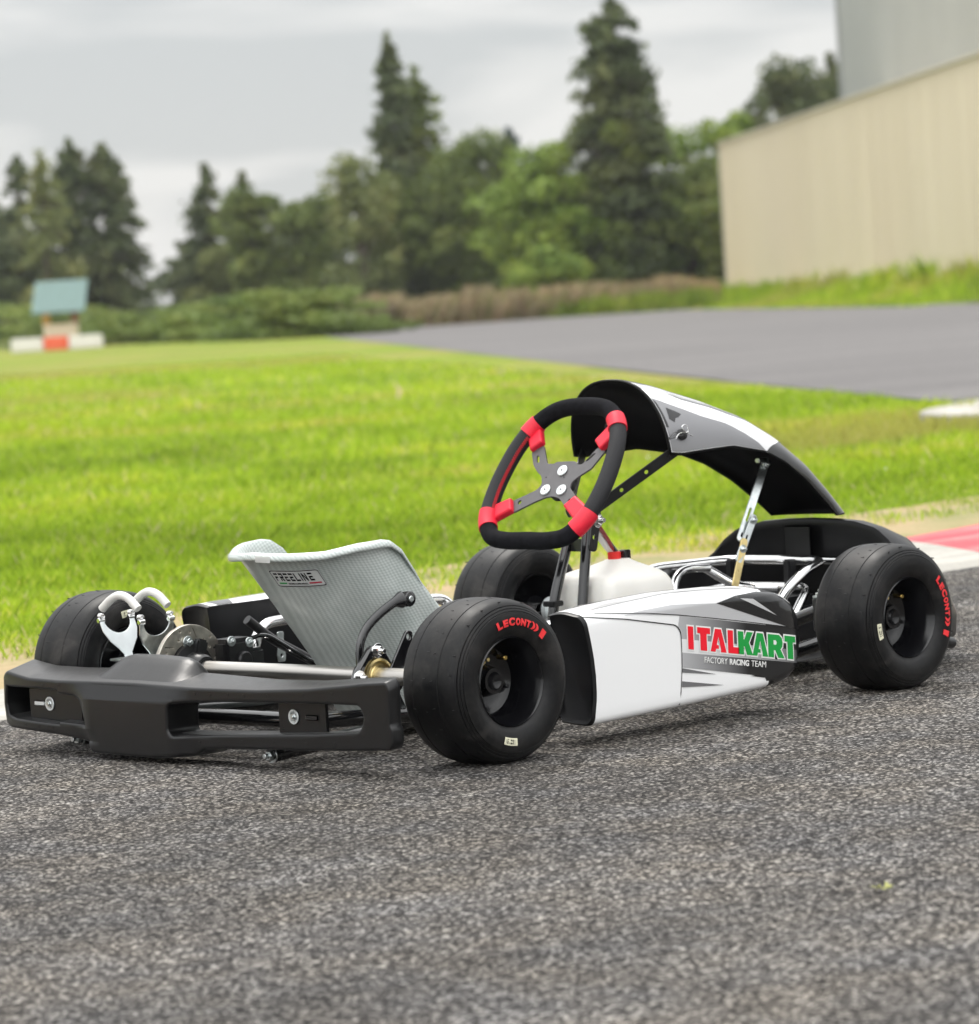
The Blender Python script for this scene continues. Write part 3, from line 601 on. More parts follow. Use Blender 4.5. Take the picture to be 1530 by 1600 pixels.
    for i, (ch, x0, wd) in enumerate(word):
        g = glyph(ch); sh = .004
        pts_ = [[(wm(x0 + a * wd + sh * (b_ - .5) * .3, b_)) for a, b_ in lp] for lp in g]
        f5 = lambda u, v_, w_, sg=sg: Vector((u, (face_y(u, v_) - .0026 - w_) * -sg, v_)); f6 = lambda u, v_, w_, sg=sg: Vector((u, (face_y(u, v_) - .0030 - w_) * -sg, v_))
        cen_ = [sum(q[0] for q in pts_[0]) / len(pts_[0]), sum(q[1] for q in pts_[0]) / len(pts_[0])]
        # white keyline = offset outline
        def grow(lp, d):
            out = []; A = sum(lp[k][0] * lp[(k + 1) % len(lp)][1] - lp[(k + 1) % len(lp)][0] * lp[k][1] for k in range(len(lp))); s_ = 1 if A > 0 else -1
            for k in range(len(lp)):
                a = Vector(lp[k - 1]); p_ = Vector(lp[k]); c_ = Vector(lp[(k + 1) % len(lp)])
                n1 = Vector(((p_ - a).y, -(p_ - a).x)).normalized() * s_; n2 = Vector(((c_ - p_).y, -(c_ - p_).x)).normalized() * s_
                mm_ = (n1 + n2); mm_ = mm_ / max(.6, mm_.length_squared / 2); out.append((p_.x + mm_.x * d, p_.y + mm_.y * d))
            return out
        bk = from_bm(plate([grow(pts_[0], .0026)], .0002, lambda u, v_, w_, i=i, sg=sg: Vector((u, (face_y(u, v_) - .0023 - .00005 * i - w_) * -sg, v_)), cell=(.02, None)), 'letter_keyline', mat('white_ink', (.78, .78, .76), .35), skin, smooth=0)
        from_bm(plate(pts_, .0002, f6, cell=(.02, None)), 'letter', red if i < 4 else green, skin, smooth=0)
    def wm2(x, y, z, x0, x1, sg=sg):
        xx = x0 + (x1 - x0) * x + .0012 * y; zz = .1125 - (xx - .487) * .165 + y * .0105; return Vector((xx, (face_y(xx, zz) - .0026 - z) * -sg, zz))
    for s_, a, b_, of in (('FACTORY', .488, .5455, 0), ('RACING', .5515, .6005, .03), ('TEAM', .6065, .6445, 0)):
        from_bm(text(s_, 1, lambda x, y, z, a=a, b_=b_: wm2(x, y, z, a, b_), offset=of), 'small_lettering', mat('white_ink', (.78, .78, .76), .35), skin, smooth=0)
    # grey sweeps on the top face
    def topdec(lp, m_, nm, sg=sg):
        f = lambda u, v_, w_: Vector((u, (yo(u) + .020 + (yi(u) - yo(u) - .020) * v_) * -sg, zt(u) + .004 * math.sin(min(1, max(0, v_)) * math.pi) + .0014 + w_))
        from_bm(plate([lp], .0002, f, cell=(.02, .2)), nm, m_, skin, smooth=60)
    topdec([(.24, .10), (.45, .30), (.62, .06), (.64, .12), (.48, .42), (.30, .34)], lgrey, 'top_sweep'); topdec([(.24, .80), (.50, .86), (.65, .60), (.65, .98), (.30, .98)] if sg < 0 else [(.222, .45), (.27, .45), (.25, .98), (.222, .98)], vblack, 'top_sweep')
# small dent highlight ring is left out; bracket behind the near pod

# ---- steering wheel, column and supports
TAU = R(36); P0 = Vector((.682, 0, .416)); tt = Vector((math.sin(TAU), 0, math.cos(TAU))); nn_ = Vector((-math.cos(TAU), 0, math.sin(TAU)))
def SW(u, v_, w_=0): return P0 + Vector((0, -u, 0)) + tt * v_ + nn_ * w_
half = [(0, .157), (.060, .150), (.100, .122), (.126, .075), (.137, .015), (.137, -.040), (.126, -.088), (.098, -.124), (.055, -.134)]
loop = half + [(0, -.134)] + [(-a, b_) for a, b_ in half[:0:-1]]
LP = catmull([(a, b_, 0) for a, b_ in loop], 12, True); NL = len(LP)
def ang(q): return math.degrees(math.atan2(q.y, q.x)) % 360
def arcpts(a0, a1):        # points of the rim between two polar angles, going counter-clockwise
    idx = sorted([(((ang(q) - a0) % 360), q) for q in LP], key=lambda t: t[0]); return [q for d, q in idx if d <= (a1 - a0) % 360]
stw = empty('steering_wheel', (0, 0, 0)); stw.parent = kart; stw.location = P0 - origin(kart)
def rimpart(a0, a1, m_, nm, r_=.0162):
    pts = [SW(q.x, q.y, .006) for q in arcpts(a0, a1)]; return from_bm(tube(pts, r_, 24, up=nn_), nm, m_, stw, smooth=60)
rimpart(45, 137, suede, 'suede_grip'); rimpart(222, 317, suede, 'suede_grip')
g1 = rimpart(136, 223, grip, 'perforated_grip', .0158); g2 = rimpart(316, 46, grip, 'perforated_grip', .0158)
def stitch(a0, a1):
    P_ = arcpts(a0, a1); bm = bmesh.new(); r_ = .0162
    for i, (p_, q_) in enumerate(zip(P_, P_[1:])):
        for k in range(3):
            c_ = p_.lerp(q_, k / 3); d_ = p_.lerp(q_, (k + 1) / 3); i1 = -c_.normalized(); ph0, ph1 = (.15, .55) if k % 2 else (.55, .15)
            f = lambda s_, ph: SW(s_.x - s_.normalized().x * r_ * math.cos(ph), s_.y - s_.normalized().y * r_ * math.cos(ph), .006 + r_ * math.sin(ph))
            merge(bm, tube([f(c_, ph0), f(d_, ph1)], .0007, 4))
    return from_bm(bm, 'stitching', mat('red_thread', (.45, .02, .03), .7), stw)
stitch(140, 218)
def clampband(a0, a1, tab, nm='red_clamp'):
    pts = [SW(q.x, q.y, .006) for q in arcpts(a0, a1)]; bm = tube(pts, .0180, 28, up=nn_)
    lp = rdd(tab, .003); merge(bm, plate([lp], .016, lambda u, v_, w_: SW(u, v_, w_ + .001), bevel=.004)); return from_bm(bm, nm, redrub, stw, smooth=50)
clampband(128, 141, [(-.122, .104), (-.098, .124), (-.070, .080), (-.092, .061)])
clampband(42, 54, [(.094, .124), (.120, .102), (.088, .061), (.066, .080)])
clampband(209, 224, [(-.130, -.060), (-.116, -.092), (-.074, -.068), (-.089, -.042)])
clampband(314, 331, [(.112, -.100), (.132, -.070), (.076, -.038), (.056, -.060)])
outl = [(-.095, .062), (-.070, .077), (-.048, .046), (-.040, .036), (-.023, .036), (-.018, .040), (.024, .041), (.032, .040), (.040, .033), (.052, .034), (.073, .070), (.096, .062), (.078, .024), (.056, .008), (.043, -.005), (.044, -.016), (.077, -.041), (.058, -.062),
        (.041, -.048), (.028, -.039), (.010, -.035), (-.008, -.037), (-.032, -.047), (-.076, -.070), (-.091, -.045), (-.050, -.026), (-.037, -.019), (-.032, -.008), (-.042, .009), (-.060, .020), (-.076, .034)]
slot = lambda a, b_, r_: rdd([(a[0] - r_, a[1]), (a[0] + r_, a[1]), (b_[0] + r_, b_[1]), (b_[0] - r_, b_[1])], r_ * .9, 4)
spk = from_bm(plate([rdd(outl, .005, 4), slot((-.066, .039), (-.074, .054), .0035), slot((.058, .040), (.072, .057), .003), circ(-.070, -.0475, .0045, 16), circ(.058, -.045, .0045, 16), circ(-.028, .006, .0014, 8), circ(.018, .006, .0014, 8)], .004,
             lambda u, v_, w_: SW(u, v_, w_ - .003), bevel=.0006), 'spoke_plate', greyplate, stw, smooth=30)
for a, b_ in ((.009, .0195), (-.0140, -.022), (.0275, -.0225)):
    bm = cyl(SW(a, b_, -.001), SW(a, b_, .0028), .0112, 36, .0012); o = from_bm(bm, 'wheel_screw', alup, stw, smooth=40); from_bm(cyl(SW(a, b_, .0025), SW(a, b_, .0034), .0022, 6), 'screw_socket', dgrey, o)
from_bm(cyl(SW(0, 0, -.006), SW(0, 0, -.030), .030, 32, .003), 'wheel_hub', satin, stw)
from_bm(cyl(SW(0, 0, -.03), SW(0, 0, -.030) + Vector((.155, .004, -.165)), .009, 20, .001), 'steering_column', gloss, kart)

def flatbar(P, wd, th, up, m_, nm, holes=(), slots=(), parent=kart, bev=.0006):
    """perforated strap from P[0] to P[1]; holes given as distance fractions"""
    a, b_ = Vector(P[0]), Vector(P[1]); d = (b_ - a); L_ = d.length; d.normalize(); upv = Vector(up); s_ = (upv - d * upv.dot(d)).normalized(); n_ = d.cross(s_)
    lp = [rdd([(-wd / 2, -wd / 2), (L_ + wd / 2, -wd / 2), (L_ + wd / 2, wd / 2), (-wd / 2, wd / 2)], wd * .48, 6)]
    for h_ in holes: lp.append(circ(h_ * L_, 0, wd * .19, 14))
    for s0, s1 in slots: lp.append(rdd([(s0 * L_, -wd * .16), (s1 * L_, -wd * .16), (s1 * L_, wd * .16), (s0 * L_, wd * .16)], wd * .15, 4))
    return from_bm(plate(lp, th, lambda u, v_, w_: a + d * u + s_ * v_ + n_ * w_, bevel=bev), nm, m_, parent, smooth=40)
# column support: two uprights, cross bar
for (b0, m0, t0) in (((.668, .033, .05), (.690, .031, .19), (.733, .026, .300)), ((.672, -.036, .05), (.700, -.034, .19), (.728, -.030, .325))):
    o = from_bm(bent([b0, m0, t0], .0098, .03, 16), 'column_upright', gloss, kart)
flatbar(((.733, .030, .291), (.726, -.030, .291)), .024, .004, (0, 0, 1), satin, 'column_bridge')
flatbar(((.728, -.0405, .290), (.742, -.0405, .345)), .022, .005, (1, 0, 0), gloss, 'column_bracket', holes=(.28,))
from_bm(bolt((.742, -.044, .336), (0, -1, 0), .009, .009), 'bracket_bolt', chrome, kart)
from_bm(box((.687, .030, .186), (.028, .030, .010), .002), 'cable_tie', satin, kart)
from_bm(box((.678, 0, .152), (.045, .12, .010), .004), 'support_yoke', satin, kart)
from_bm(plate([rdd([(-.05, -.012), (-.02, .0), (.02, .004), (.055, .026), (.06, .010), (.035, -.012), (.02, -.028), (-.02, -.03)], .006), circ(-.022, -.012, .006, 16)], .010, lambda u, v_, w_: Vector((.672 + u, -.055 + w_, .165 + v_)), bevel=.002), 'yoke_plate', satin, kart)
# straps up to the front panel
flatbar(((.790, .00, .355), (.875, .00, .492)), .016, .003, (1, 0, 0), satin, 'panel_strap', holes=(.2, .38, .56, .74))
cb = from_bm(box((.848, .002, .505), (.034, .018, .024), .003, rot('Y', R(-35))), 'strap_clamp', satin, kart); from_bm(bolt((.842, -.007, .510), (0, -1, .3), .0085, .006), 'clamp_bolt', chrome, cb)
flatbar(((.742, -.030, .352), (.880, -.118, .452)), .021, .003, (-.5, 0, 1), satin, 'panel_strap', holes=(.36, .66))
flatbar(((.742, .030, .352), (.880, .118, .452)), .021, .003, (-.5, 0, 1), satin, 'panel_strap', holes=(.36, .66))
from_bm(bent([(.745, -.02, .335), (.80, -.005, .285), (.84, .01, .262)], .0075, .02, 12), 'breather_hose', sleeve, kart)
from_bm(bent([(.750, -.03, .335), (.80, -.015, .290), (.822, .0, .272)], .004, .02, 12), 'fuel_hose', mat('dark_red_hose', (.25, .02, .03), .3), kart)

# ---- fuel tank: blow-moulded, shoulders slope to a raised filler deck
x0, x1, y0, y1 = .715, .905, -.090, .075
def tank_ring(z, ins, insx=None):
    r_ = .022; a, b_, c_, d_ = x0 + ins, x1 - (insx if insx is not None else ins), y0 + ins * .7, y1 - ins * .7; r_ = min(r_, (b_ - a) / 2.2, (d_ - c_) / 2.2); out = []
    for cx_, cy_, a0 in ((b_ - r_, d_ - r_, 0), (a + r_, d_ - r_, 90), (a + r_, c_ + r_, 180), (b_ - r_, c_ + r_, 270)):
        for k in range(9): t = R(a0 + 90 * k / 8); out.append(Vector((cx_ + r_ * math.cos(t), cy_ + r_ * math.sin(t), z)))
    return out
bm = bmesh.new(); rg = []
for z, i1, i2 in ((.036, .012, .012), (.040, .004, .004), (.05, 0, 0), (.150, 0, 0), (.180, .000, .001), (.200, .001, .004), (.214, .003, .009), (.225, .007, .017), (.233, .016, .027), (.240, .036, .037), (.248, .066, .046), (.2545, .084, .054), (.2565, .088, .056), (.257, .092, .060)):
    rg.append([bm.verts.new(q) for q in tank_ring(z, i1, i2)])
for a, b_ in zip(rg, rg[1:]):
    for j in range(36): bm.faces.new((a[j], a[(j + 1) % 36], b_[(j + 1) % 36], b_[j]))
bm.faces.new(rg[0]); bm.faces.new(rg[-1])
tk = from_bm(bm, 'fuel_tank', tank, kart, smooth=70)
from_bm(shift(cyl((0, 0, 0), (0, 0, .016), .0125, 28, .0015), (.822, -.004, .2545)), 'filler_cap', mat('red_cap', (.7, .02, .015), .4), tk)
from_bm(shift(cyl((0, 0, 0), (0, 0, .017), .0115, 28, .0015), (.850, -.004, .2545)), 'filler_cap', gloss, tk)

# ---- front panel (nassau): thin arched shell
spine = [(0, .838, .588), (.12, .905, .574), (.3, 1.005, .545), (.5, 1.115, .508), (.65, 1.205, .466), (.8, 1.300, .408), (.92, 1.378, .343), (1, 1.432, .290)]
edge = [(0, .862, .447, .122), (.06, .890, .4435, .126), (.12, .925, .4455, .127), (.3, 1.035, .449, .122), (.5, 1.140, .4315, .114), (.65, 1.205, .407, .104), (.8, 1.270, .370, .094), (.92, 1.330, .325, .086), (1, 1.370, .292, .082)]
def nas(s, th, off=0):     # th -1..1 across, 0 on the spine
    xs = interp([(a, b_) for a, b_, c_ in spine], s); zs = interp([(a, c_) for a, b_, c_ in spine], s)
    xe = interp([(a, b_) for a, b_, c_, d in edge], s); ze = interp([(a, c_) for a, b_, c_, d in edge], s); we = interp([(a, d) for a, b_, c_, d in edge], s)
    a = abs(th) * math.pi / 2; k = .80; cs = max(0, math.cos(a)); sn = math.sin(a)
    h_ = cs ** .85 if cs > 0 else 0; wv = sn ** .82 if sn > 0 else 0
    return Vector((xe + (xs - xe) * h_ - off * 0, -(we + off) * wv * (1 if th > 0 else -1), ze + (zs - ze + off) * h_))
bm = bmesh.new(); G = [[bm.verts.new(nas(i / 48, -1 + 2 * j / 40)) for j in range(41)] for i in range(49)]
for a, b_ in zip(G, G[1:]):
    for j in range(40): bm.faces.new((a[j], a[j + 1], b_[j + 1], b_[j]))
shell = from_bm(bm, 'front_panel', mat('black_shell_inside', (.0025, .0025, .003), .45, spec=.2), kart, smooth=80)
md = shell.modifiers.new('thickness', 'SOLIDIFY'); md.thickness = .0035; md.offset = 1
def nasn(u, v_, off):
    u = min(.999, max(.001, u)); v_ = min(.995, max(-.995, v_)); e_ = .004; p_ = nas(u, v_)
    a = nas(min(1, u + e_), v_) - nas(max(0, u - e_), v_); b_ = nas(u, min(1, v_ + e_)) - nas(u, max(-1, v_ - e_)); n_ = a.cross(b_)
    if n_.length < 1e-12: return p_
    n_.normalize(); return p_ + n_ * (off if n_.dot(p_ - Vector((1.05, 0, .30))) > 0 else -off)
def nsk(lp, m_, nm, lvl, cell=(.03, .06)):
    return from_bm(plate([lp], .0002, lambda u, v_, w_: nasn(u, v_, .0044 + .0005 * lvl + w_), cell=cell), nm, m_, shell, smooth=80)
nsk([(.006, -.99), (.995, -.99), (.995, .99), (.006, .99)], vblack, 'panel_skin', -1)
nsk([(.008, -.985), (.50, -.985), (.60, -.75), (.68, -.5), (.76, -.2), (.76, .2), (.68, .5), (.60, .75), (.50, .985), (.10, .985), (.008, .985)], mat('pearl_white_vinyl', (.84, .84, .845), .25, coat=.6), 'panel_graphic', 0)
silver2 = mat('metallic_grey_vinyl', (.24, .24, .25), .25, .2, coat=.6)
nsk([(.008, -.20), (.20, -.24), (.45, -.25), (.66, -.24), (.74, -.05), (.74, .05), (.66, .24), (.45, .25), (.20, .24), (.008, .20)], silver2, 'crown_stripe', 1)
for sg in (1, -1):
    f = lambda L_: [(a, b_ * sg) for a, b_ in L_]
    nsk(f([(.010, .982), (.010, .50), (.045, .52), (.105, .58), (.20, .66), (.34, .75), (.40, .81), (.46, .90), (.49, .982)]), silver2, 'grey_side', 1)
    nsk(f([(.008, .36), (.06, .30), (.16, .36), (.20, .38), (.32, .40), (.45, .40), (.60, .42), (.69, .44), (.60, .36), (.45, .33), (.20, .30), (.08, .22), (.008, .26)]), lgrey, 'grey_stripe', 1)
    nsk(f([(.10, .37), (.18, .41), (.32, .44), (.46, .45), (.60, .47), (.70, .50), (.60, .50), (.46, .48), (.30, .47), (.17, .44)]), dgrey, 'thin_stripe', 2)
    nsk(f([(.008, .10), (.10, .06), (.30, .10), (.50, .12), (.62, .14), (.50, .17), (.30, .16), (.10, .13)]), dgrey, 'thin_stripe', 2)
    nsk(f([(.040, .72), (.050, .60), (.088, .64), (.105, .665), (.085, .70), (.070, .705), (.060, .745)]), vblack, 'black_patch', 2)
    nsk(f([(.010, .80), (.010, .52), (.018, .55), (.022, .80)]), vblack, 'edge_stripe', 2)
# spring clip with grommet on the near side
cc_ = nas(.070, .86, .006); clip = from_bm(orient(lathe([(0, 0), (0, .011), (.004, .0105), (.007, .006), (.007, 0)], 24), cc_, (-.1, -1, .25)), 'grommet', satin, shell)
q0 = cc_ + Vector((0, -.009, .002))
from_bm(tube(catmull([q0 + Vector(v_) for v_ in ((-.026, 0, -.008), (-.020, -.002, .000), (-.008, 0, .002), (.006, -.002, .003), (.004, -.002, .013), (-.004, -.002, .016), (-.010, -.002, .012), (-.004, -.003, .004), (.010, -.002, -.003), (.020, 0, -.006))], 6), .0011, 8), 'r_clip', chrome, shell)
from_bm(tube(catmull([q0 + Vector(v_) for v_ in ((-.040, .004, -.006), (-.026, .002, .004), (-.014, 0, .001), (0, 0, -.002))], 6), .0010, 8), 'clip_cord', gloss, shell); from_bm(tube(catmull([q0 + Vector(v_) for v_ in ((-.042, .004, -.008), (-.030, .001, -.006), (-.016, 0, -.003), (0, 0, -.002))], 6), .0010, 8), 'clip_cord', gloss, shell)
# zinc strut with slots from the shell down to the bumper bracket
a_, b2 = Vector((1.225, -.035, .405)), Vector((1.115, -.060, .270)); flatbar((a_, b2), .0165, .003, (1, 0, .6), steel, 'panel_strut', slots=((.60, .78), (.93, .99)))
flatbar((Vector((1.150, -.0635, .305)), Vector((1.095, -.070, .232))), .0155, .003, (1, 0, .6), steel, 'panel_strut', slots=((.42, .66),))
flatbar((Vector((1.115, -.0675, .262)), Vector((1.075, -.075, .185))), .016, .003, (1, 0, .6), zyel, 'panel_strut')
for q in ((1.148, -.066, .302), (1.108, -.070, .250)): from_bm(bolt(q, (-.1, -1, 0), .0055, .005), 'strut_bolt', steel, kart)
from_bm(box((1.222, -.030, .412), (.03, .012, .008), .002), 'strut_hinge', steel, kart); from_bm(bolt((1.222, -.040, .404), (0, -1, 0), .006, .005), 'strut_bolt', steel, kart)

# ---- nose cone seen from behind
def nose_top(y_): return interp([(0, .286), (.06, .285), (.12, .281), (.18, .268), (.215, .245), (.245, .215), (.29, .190), (.34, .176), (.37, .160), (.40, .125)], abs(y_))
def nose_back(y_): return interp([(0, 1.385), (.15, 1.375), (.25, 1.36), (.34, 1.31), (.37, 1.28), (.40, 1.25)], abs(y_))
bm = bmesh.new(); rows = []
for i in range(61):
    y_ = -.40 + .80 * i / 60; zt_ = nose_top(y_); xb_ = nose_back(y_); k = 1 - (abs(y_) / .41) ** 2.4; d = .035 + .17 * k; z0 = .05
    cs_ = [(xb_ + .008, z0 + .02), (xb_ + .006, zt_ - .05), (xb_ + .003, zt_ - .018), (xb_, zt_ - .008), (xb_ + .003, zt_ - .001), (xb_ + .012, zt_), (xb_ + .03, zt_ - .002), (xb_ + d * .55, zt_ - .03), (xb_ + d * .85, zt_ * .55 + .03), (xb_ + d, .095), (xb_ + d * .95, .06), (xb_ + d * .6, .045), (xb_ + .03, z0)]
    rows.append([bm.verts.new((a, y_, b_)) for a, b_ in cs_])
for a, b_ in zip(rows, rows[1:]):
    for j in range(13): bm.faces.new((a[j], a[(j + 1) % 13], b_[(j + 1) % 13], b_[j]))
bm.faces.new(rows[0]); bm.faces.new(rows[-1]); nose = from_bm(bm, 'nose_cone', mat('black_pod_plastic'), kart, smooth=50)
bm = box((1.372, .020, .235), (.006, .07, .075), .003); from_bm(bm, 'nose_rib', mat('black_pod_plastic'), nose)
from_bm(box((1.27, -.400, .062), (.07, .04, .024), .008), 'nose_foot', satin, nose); from_bm(cyl((1.24, -.420, .070), (1.30, -.412, .056), .011, 16, .003), 'nose_foot', satin, nose)
# chrome front bumper loops
from_bm(bent([(1.02, .19, .06), (1.05, .20, .17), (1.12, .20, .208), (1.28, .12, .212), (1.28, -.12, .212), (1.12, -.21, .206), (1.06, -.20, .165), (1.02, -.19, .06)], .0098, .045, 16), 'front_bar', chrome, kart)
from_bm(bent([(1.10, .16, .07), (1.18, .15, .15), (1.26, .10, .163), (1.26, -.10, .163), (1.18, -.15, .15), (1.10, -.16, .07)], .0085, .04, 16), 'front_bar', chrome, kart)
from_bm(bent([(1.16, .08, .208), (1.20, .04, .170), (1.22, -.0, .163), (1.22, -.06, .163)], .009, .02, 14), 'front_bar', chrome, kart)
from_bm(bent([(1.33, .05, .208), (1.33, -.22, .208)], .0095, 0, 14), 'front_bar', chrome, kart)
for y_ in (.10, -.05): from_bm(box((1.262, y_, .186), (.022, .018, .060), .003), 'bumper_clamp', satin, kart)
from_bm(bent([(.98, .08, .17), (1.10, .155, .185), (1.22, .20, .205), (1.30, .23, .20)], .011, .05, 16), 'front_strut', satin, kart)
from_bm(bent([(1.00, .02, .13), (1.03, .04, .20), (1.07, .05, .215), (1.12, .03, .212)], .0075, .03, 14), 'hose_loop', chrome, kart)
from_bm(box((1.22, -.03, .10), (.12, .20, .10), .02), 'pedal_box', satin, kart)
for sg in (-1, 1):        # stub axles, kingpins and tie rods
    s1 = from_bm(cyl((Wb, sg * .34, .1344), (Wb, sg * .44, .1344), .0135, 24, .002), 'stub_axle', chrome, kart)
    from_bm(cyl((Wb, sg * .325, .105), (Wb, sg * .325, .168), .016, 24, .003), 'kingpin', satin, s1); from_bm(bolt((Wb, sg * .325, .170), (0, 0, 1), .010, .007), 'kingpin_nut', steel, s1)
    from_bm(lathe([(0, .0138), (0, .021), (.018 * sg, .021), (.018 * sg, .026), (.030 * sg, .026), (.030 * sg, .0138)], 28, True), 'spacer', alup, s1, (Wb, sg * .352, .1344))
    from_bm(bent([(Wb, sg * .325, .145), (Wb + .0, sg * .26, .125), (Wb - .05, sg * .22, .07)], .013, .02, 14), 'c_yoke', gloss, s1)
    from_bm(cyl((1.0, sg * .03, .10), (.955, sg * .29, .12), .006, 14, .001), 'tie_rod', chrome, s1)
from_bm(bent([(.30, -.405, .052), (.30, -.26, .052)], .009, 0, 12), 'pod_mount', chrome, kart); from_bm(bent([(.19, -.43, .050), (.19, -.30, .050)], .010, 0, 12), 'pod_mount', steel, kart)
for z_, m_ in ((.066, steel), (.088, satin), (.105, redrub), (.120, steel)): from_bm(cyl((.185, -.425, z_), (.215, -.405, z_), .0085, 14, .001), 'pod_fastener', m_, kart)
from_bm(plate([rdd([(0, 0), (.05, -.02), (.09, .03), (.10, .09), (.07, .11), (.02, .06)], .02)], .012, lambda u, v_, w_: Vector((1.06 + u, -.33 + w_, .095 + v_)), bevel=.003), 'spindle_cover', alup, kart)

# ================================================================== THE PLACE
def poly_sheet(name, pts, z, m_, kind='structure'):
    me = bpy.data.meshes.new(name); me.from_pydata([(x, y, z) for x, y in pts], [], [tuple(range(len(pts)))]); o = link(me, name, m_, smooth=0); return tag(o, kind=kind)
# asphalt: stones of many greys in dark binder
def asphalt(name, far=False):
    M, n, l, b, oc = newmat(name)
    v = n.new('ShaderNodeTexVoronoi'); v.inputs['Scale'].default_value = 195; l.new(oc, v.inputs[0])
    v2 = n.new('ShaderNodeTexVoronoi'); v2.inputs['Scale'].default_value = 95; l.new(oc, v2.inputs[0])
    s = n.new('ShaderNodeSeparateColor'); l.new(v.outputs['Color'], s.inputs[0]); s2 = n.new('ShaderNodeSeparateColor'); l.new(v2.outputs['Color'], s2.inputs[0])
    k = 1.0
    a = ramp(n, l, s.outputs[0], [(0, (.012, .0115, .011)), (.34, (.072, .069, .065)), (.60, (.18, .174, .164)), (.82, (.44, .425, .395)), (1, (.88, .86, .79))])
    c_ = ramp(n, l, s2.outputs[1], [(0, (.035, .033, .031)), (.6, (.105, .099, .093)), (1, (.21, .20, .188))])
    col = mixc(n, l, .3, a.outputs[0], c_.outputs[0])
    gap = ramp(n, l, v.outputs['Distance'], [(.3, (1, 1, 1)), (.62, (.28, .28, .28))])
    col = mixc(n, l, .9, col, gap.outputs[0], 'MULTIPLY')
    big = noise(n, l, oc, 1.4, 5, .6); bb_ = ramp(n, l, big.outputs[0], [(.3, (.78, .77, .78)), (.7, (1.18, 1.15, 1.12))]); col = mixc(n, l, 1.0, col, bb_.outputs[0], 'MULTIPLY')
    tint = noise(n, l, oc, 5, 3, .6); tt_ = ramp(n, l, tint.outputs[0], [(.35, (.95, .97, 1.03)), (.65, (1.04, 1.0, .96))]); col = mixc(n, l, 1.0, col, tt_.outputs[0], 'MULTIPLY')
    vb = n.new('ShaderNodeTexVoronoi'); vb.inputs['Scale'].default_value = 62; l.new(oc, vb.inputs[0]); sb = n.new('ShaderNodeSeparateColor'); l.new(vb.outputs['Color'], sb.inputs[0])
    mb = n.new('ShaderNodeMath'); mb.operation = 'MULTIPLY'; l.new(ramp(n, l, sb.outputs[0], [(.84, (0, 0, 0)), (.86, (1, 1, 1))]).outputs[0], mb.inputs[0]); l.new(ramp(n, l, vb.outputs['Distance'], [(.22, (1, 1, 1)), (.34, (0, 0, 0))]).outputs[0], mb.inputs[1])
    col = mixc(n, l, mb.outputs[0], col, ramp(n, l, sb.outputs[1], [(0, (.12, .115, .11)), (.5, (.30, .285, .26)), (1, (.52, .50, .45))]).outputs[0])
    sv_ = n.new('ShaderNodeMapping'); sv_.inputs['Scale'].default_value = (.35, 2.2, 1); sv_.inputs['Rotation'].default_value = (0, 0, -.12); l.new(oc, sv_.inputs[0]); wz = noise(n, l, sv_.outputs[0], 1.1, 4, .6)
    col = mixc(n, l, 1.0, col, ramp(n, l, wz.outputs[0], [(.36, (.74, .735, .73)), (.5, (1, .99, .98)), (.66, (1.14, 1.12, 1.10))]).outputs[0], 'MULTIPLY')
    l.new(col, b.inputs['Base Color']); b.inputs['Roughness'].default_value = .85; b.inputs['Specular IOR Level'].default_value = .12
    bp = n.new('ShaderNodeBump'); bp.inputs['Strength'].default_value = 1; bp.inputs['Distance'].default_value = .005; bp.invert = True; l.new(v.outputs['Distance'], bp.inputs['Height'])
    bp2 = n.new('ShaderNodeBump'); bp2.inputs['Strength'].default_value = .5; bp2.inputs['Distance'].default_value = .004; l.new(s.outputs[1], bp2.inputs['Height']); l.new(bp.outputs[0], bp2.inputs['Normal']); l.new(bp2.outputs[0], b.inputs['Normal'])
    return M
asph = asphalt('asphalt_mix')
# far lot: same asphalt but smooth to the eye
asf, n, l, b, oc = newmat('pale_asphalt')
q_ = n.new('ShaderNodeMapping'); q_.inputs['Rotation'].default_value = (0, 0, -.85); q_.inputs['Scale'].default_value = (.25, 1.6, 1); l.new(oc, q_.inputs[0]); z1 = noise(n, l, q_.outputs[0], .35, 6, .65); z2 = noise(n, l, oc, 9, 4, .6)
l.new(mixc(n, l, .3, ramp(n, l, z1.outputs[0], [(.35, (.105, .097, .096)), (.5, (.135, .126, .124)), (.65, (.165, .154, .150))]).outputs[0], ramp(n, l, z2.outputs[0], [(.3, (.05, .05, .05)), (.7, (.17, .165, .16))]).outputs[0]), b.inputs['Base Color']); b.inputs['Roughness'].default_value = .85; b.inputs['Specular IOR Level'].default_value = .3
# soil and turf under the blades
soil, n, l, b, oc = newmat('turf_ground')
z1 = noise(n, l, oc, .30, 7, .68, .6); z2 = noise(n, l, oc, 3.5, 5, .65); z3 = noise(n, l, oc, 40, 3)
c1 = ramp(n, l, z1.outputs[0], [(.30, (.12, .17, .020)), (.45, (.18, .26, .022)), (.54, (.25, .33, .028)), (.62, (.34, .27, .10))])
c2 = ramp(n, l, z2.outputs[0], [(.3, (.09, .14, .015)), (.55, (.17, .24, .022)), (.75, (.28, .30, .07))])
cxx = mixc(n, l, .45, c1.outputs[0], c2.outputs[0]); c3 = ramp(n, l, z3.outputs[0], [(.35, (.6, .62, .5)), (.65, (1.15, 1.12, 1.1))])
worn = noise(n, l, oc, .11, 7, .62, .4); cxx = mixc(n, l, ramp(n, l, worn.outputs[0], [(.50, (0, 0, 0)), (.60, (.75, .75, .75))]).outputs[0], cxx, (.30, .26, .09))
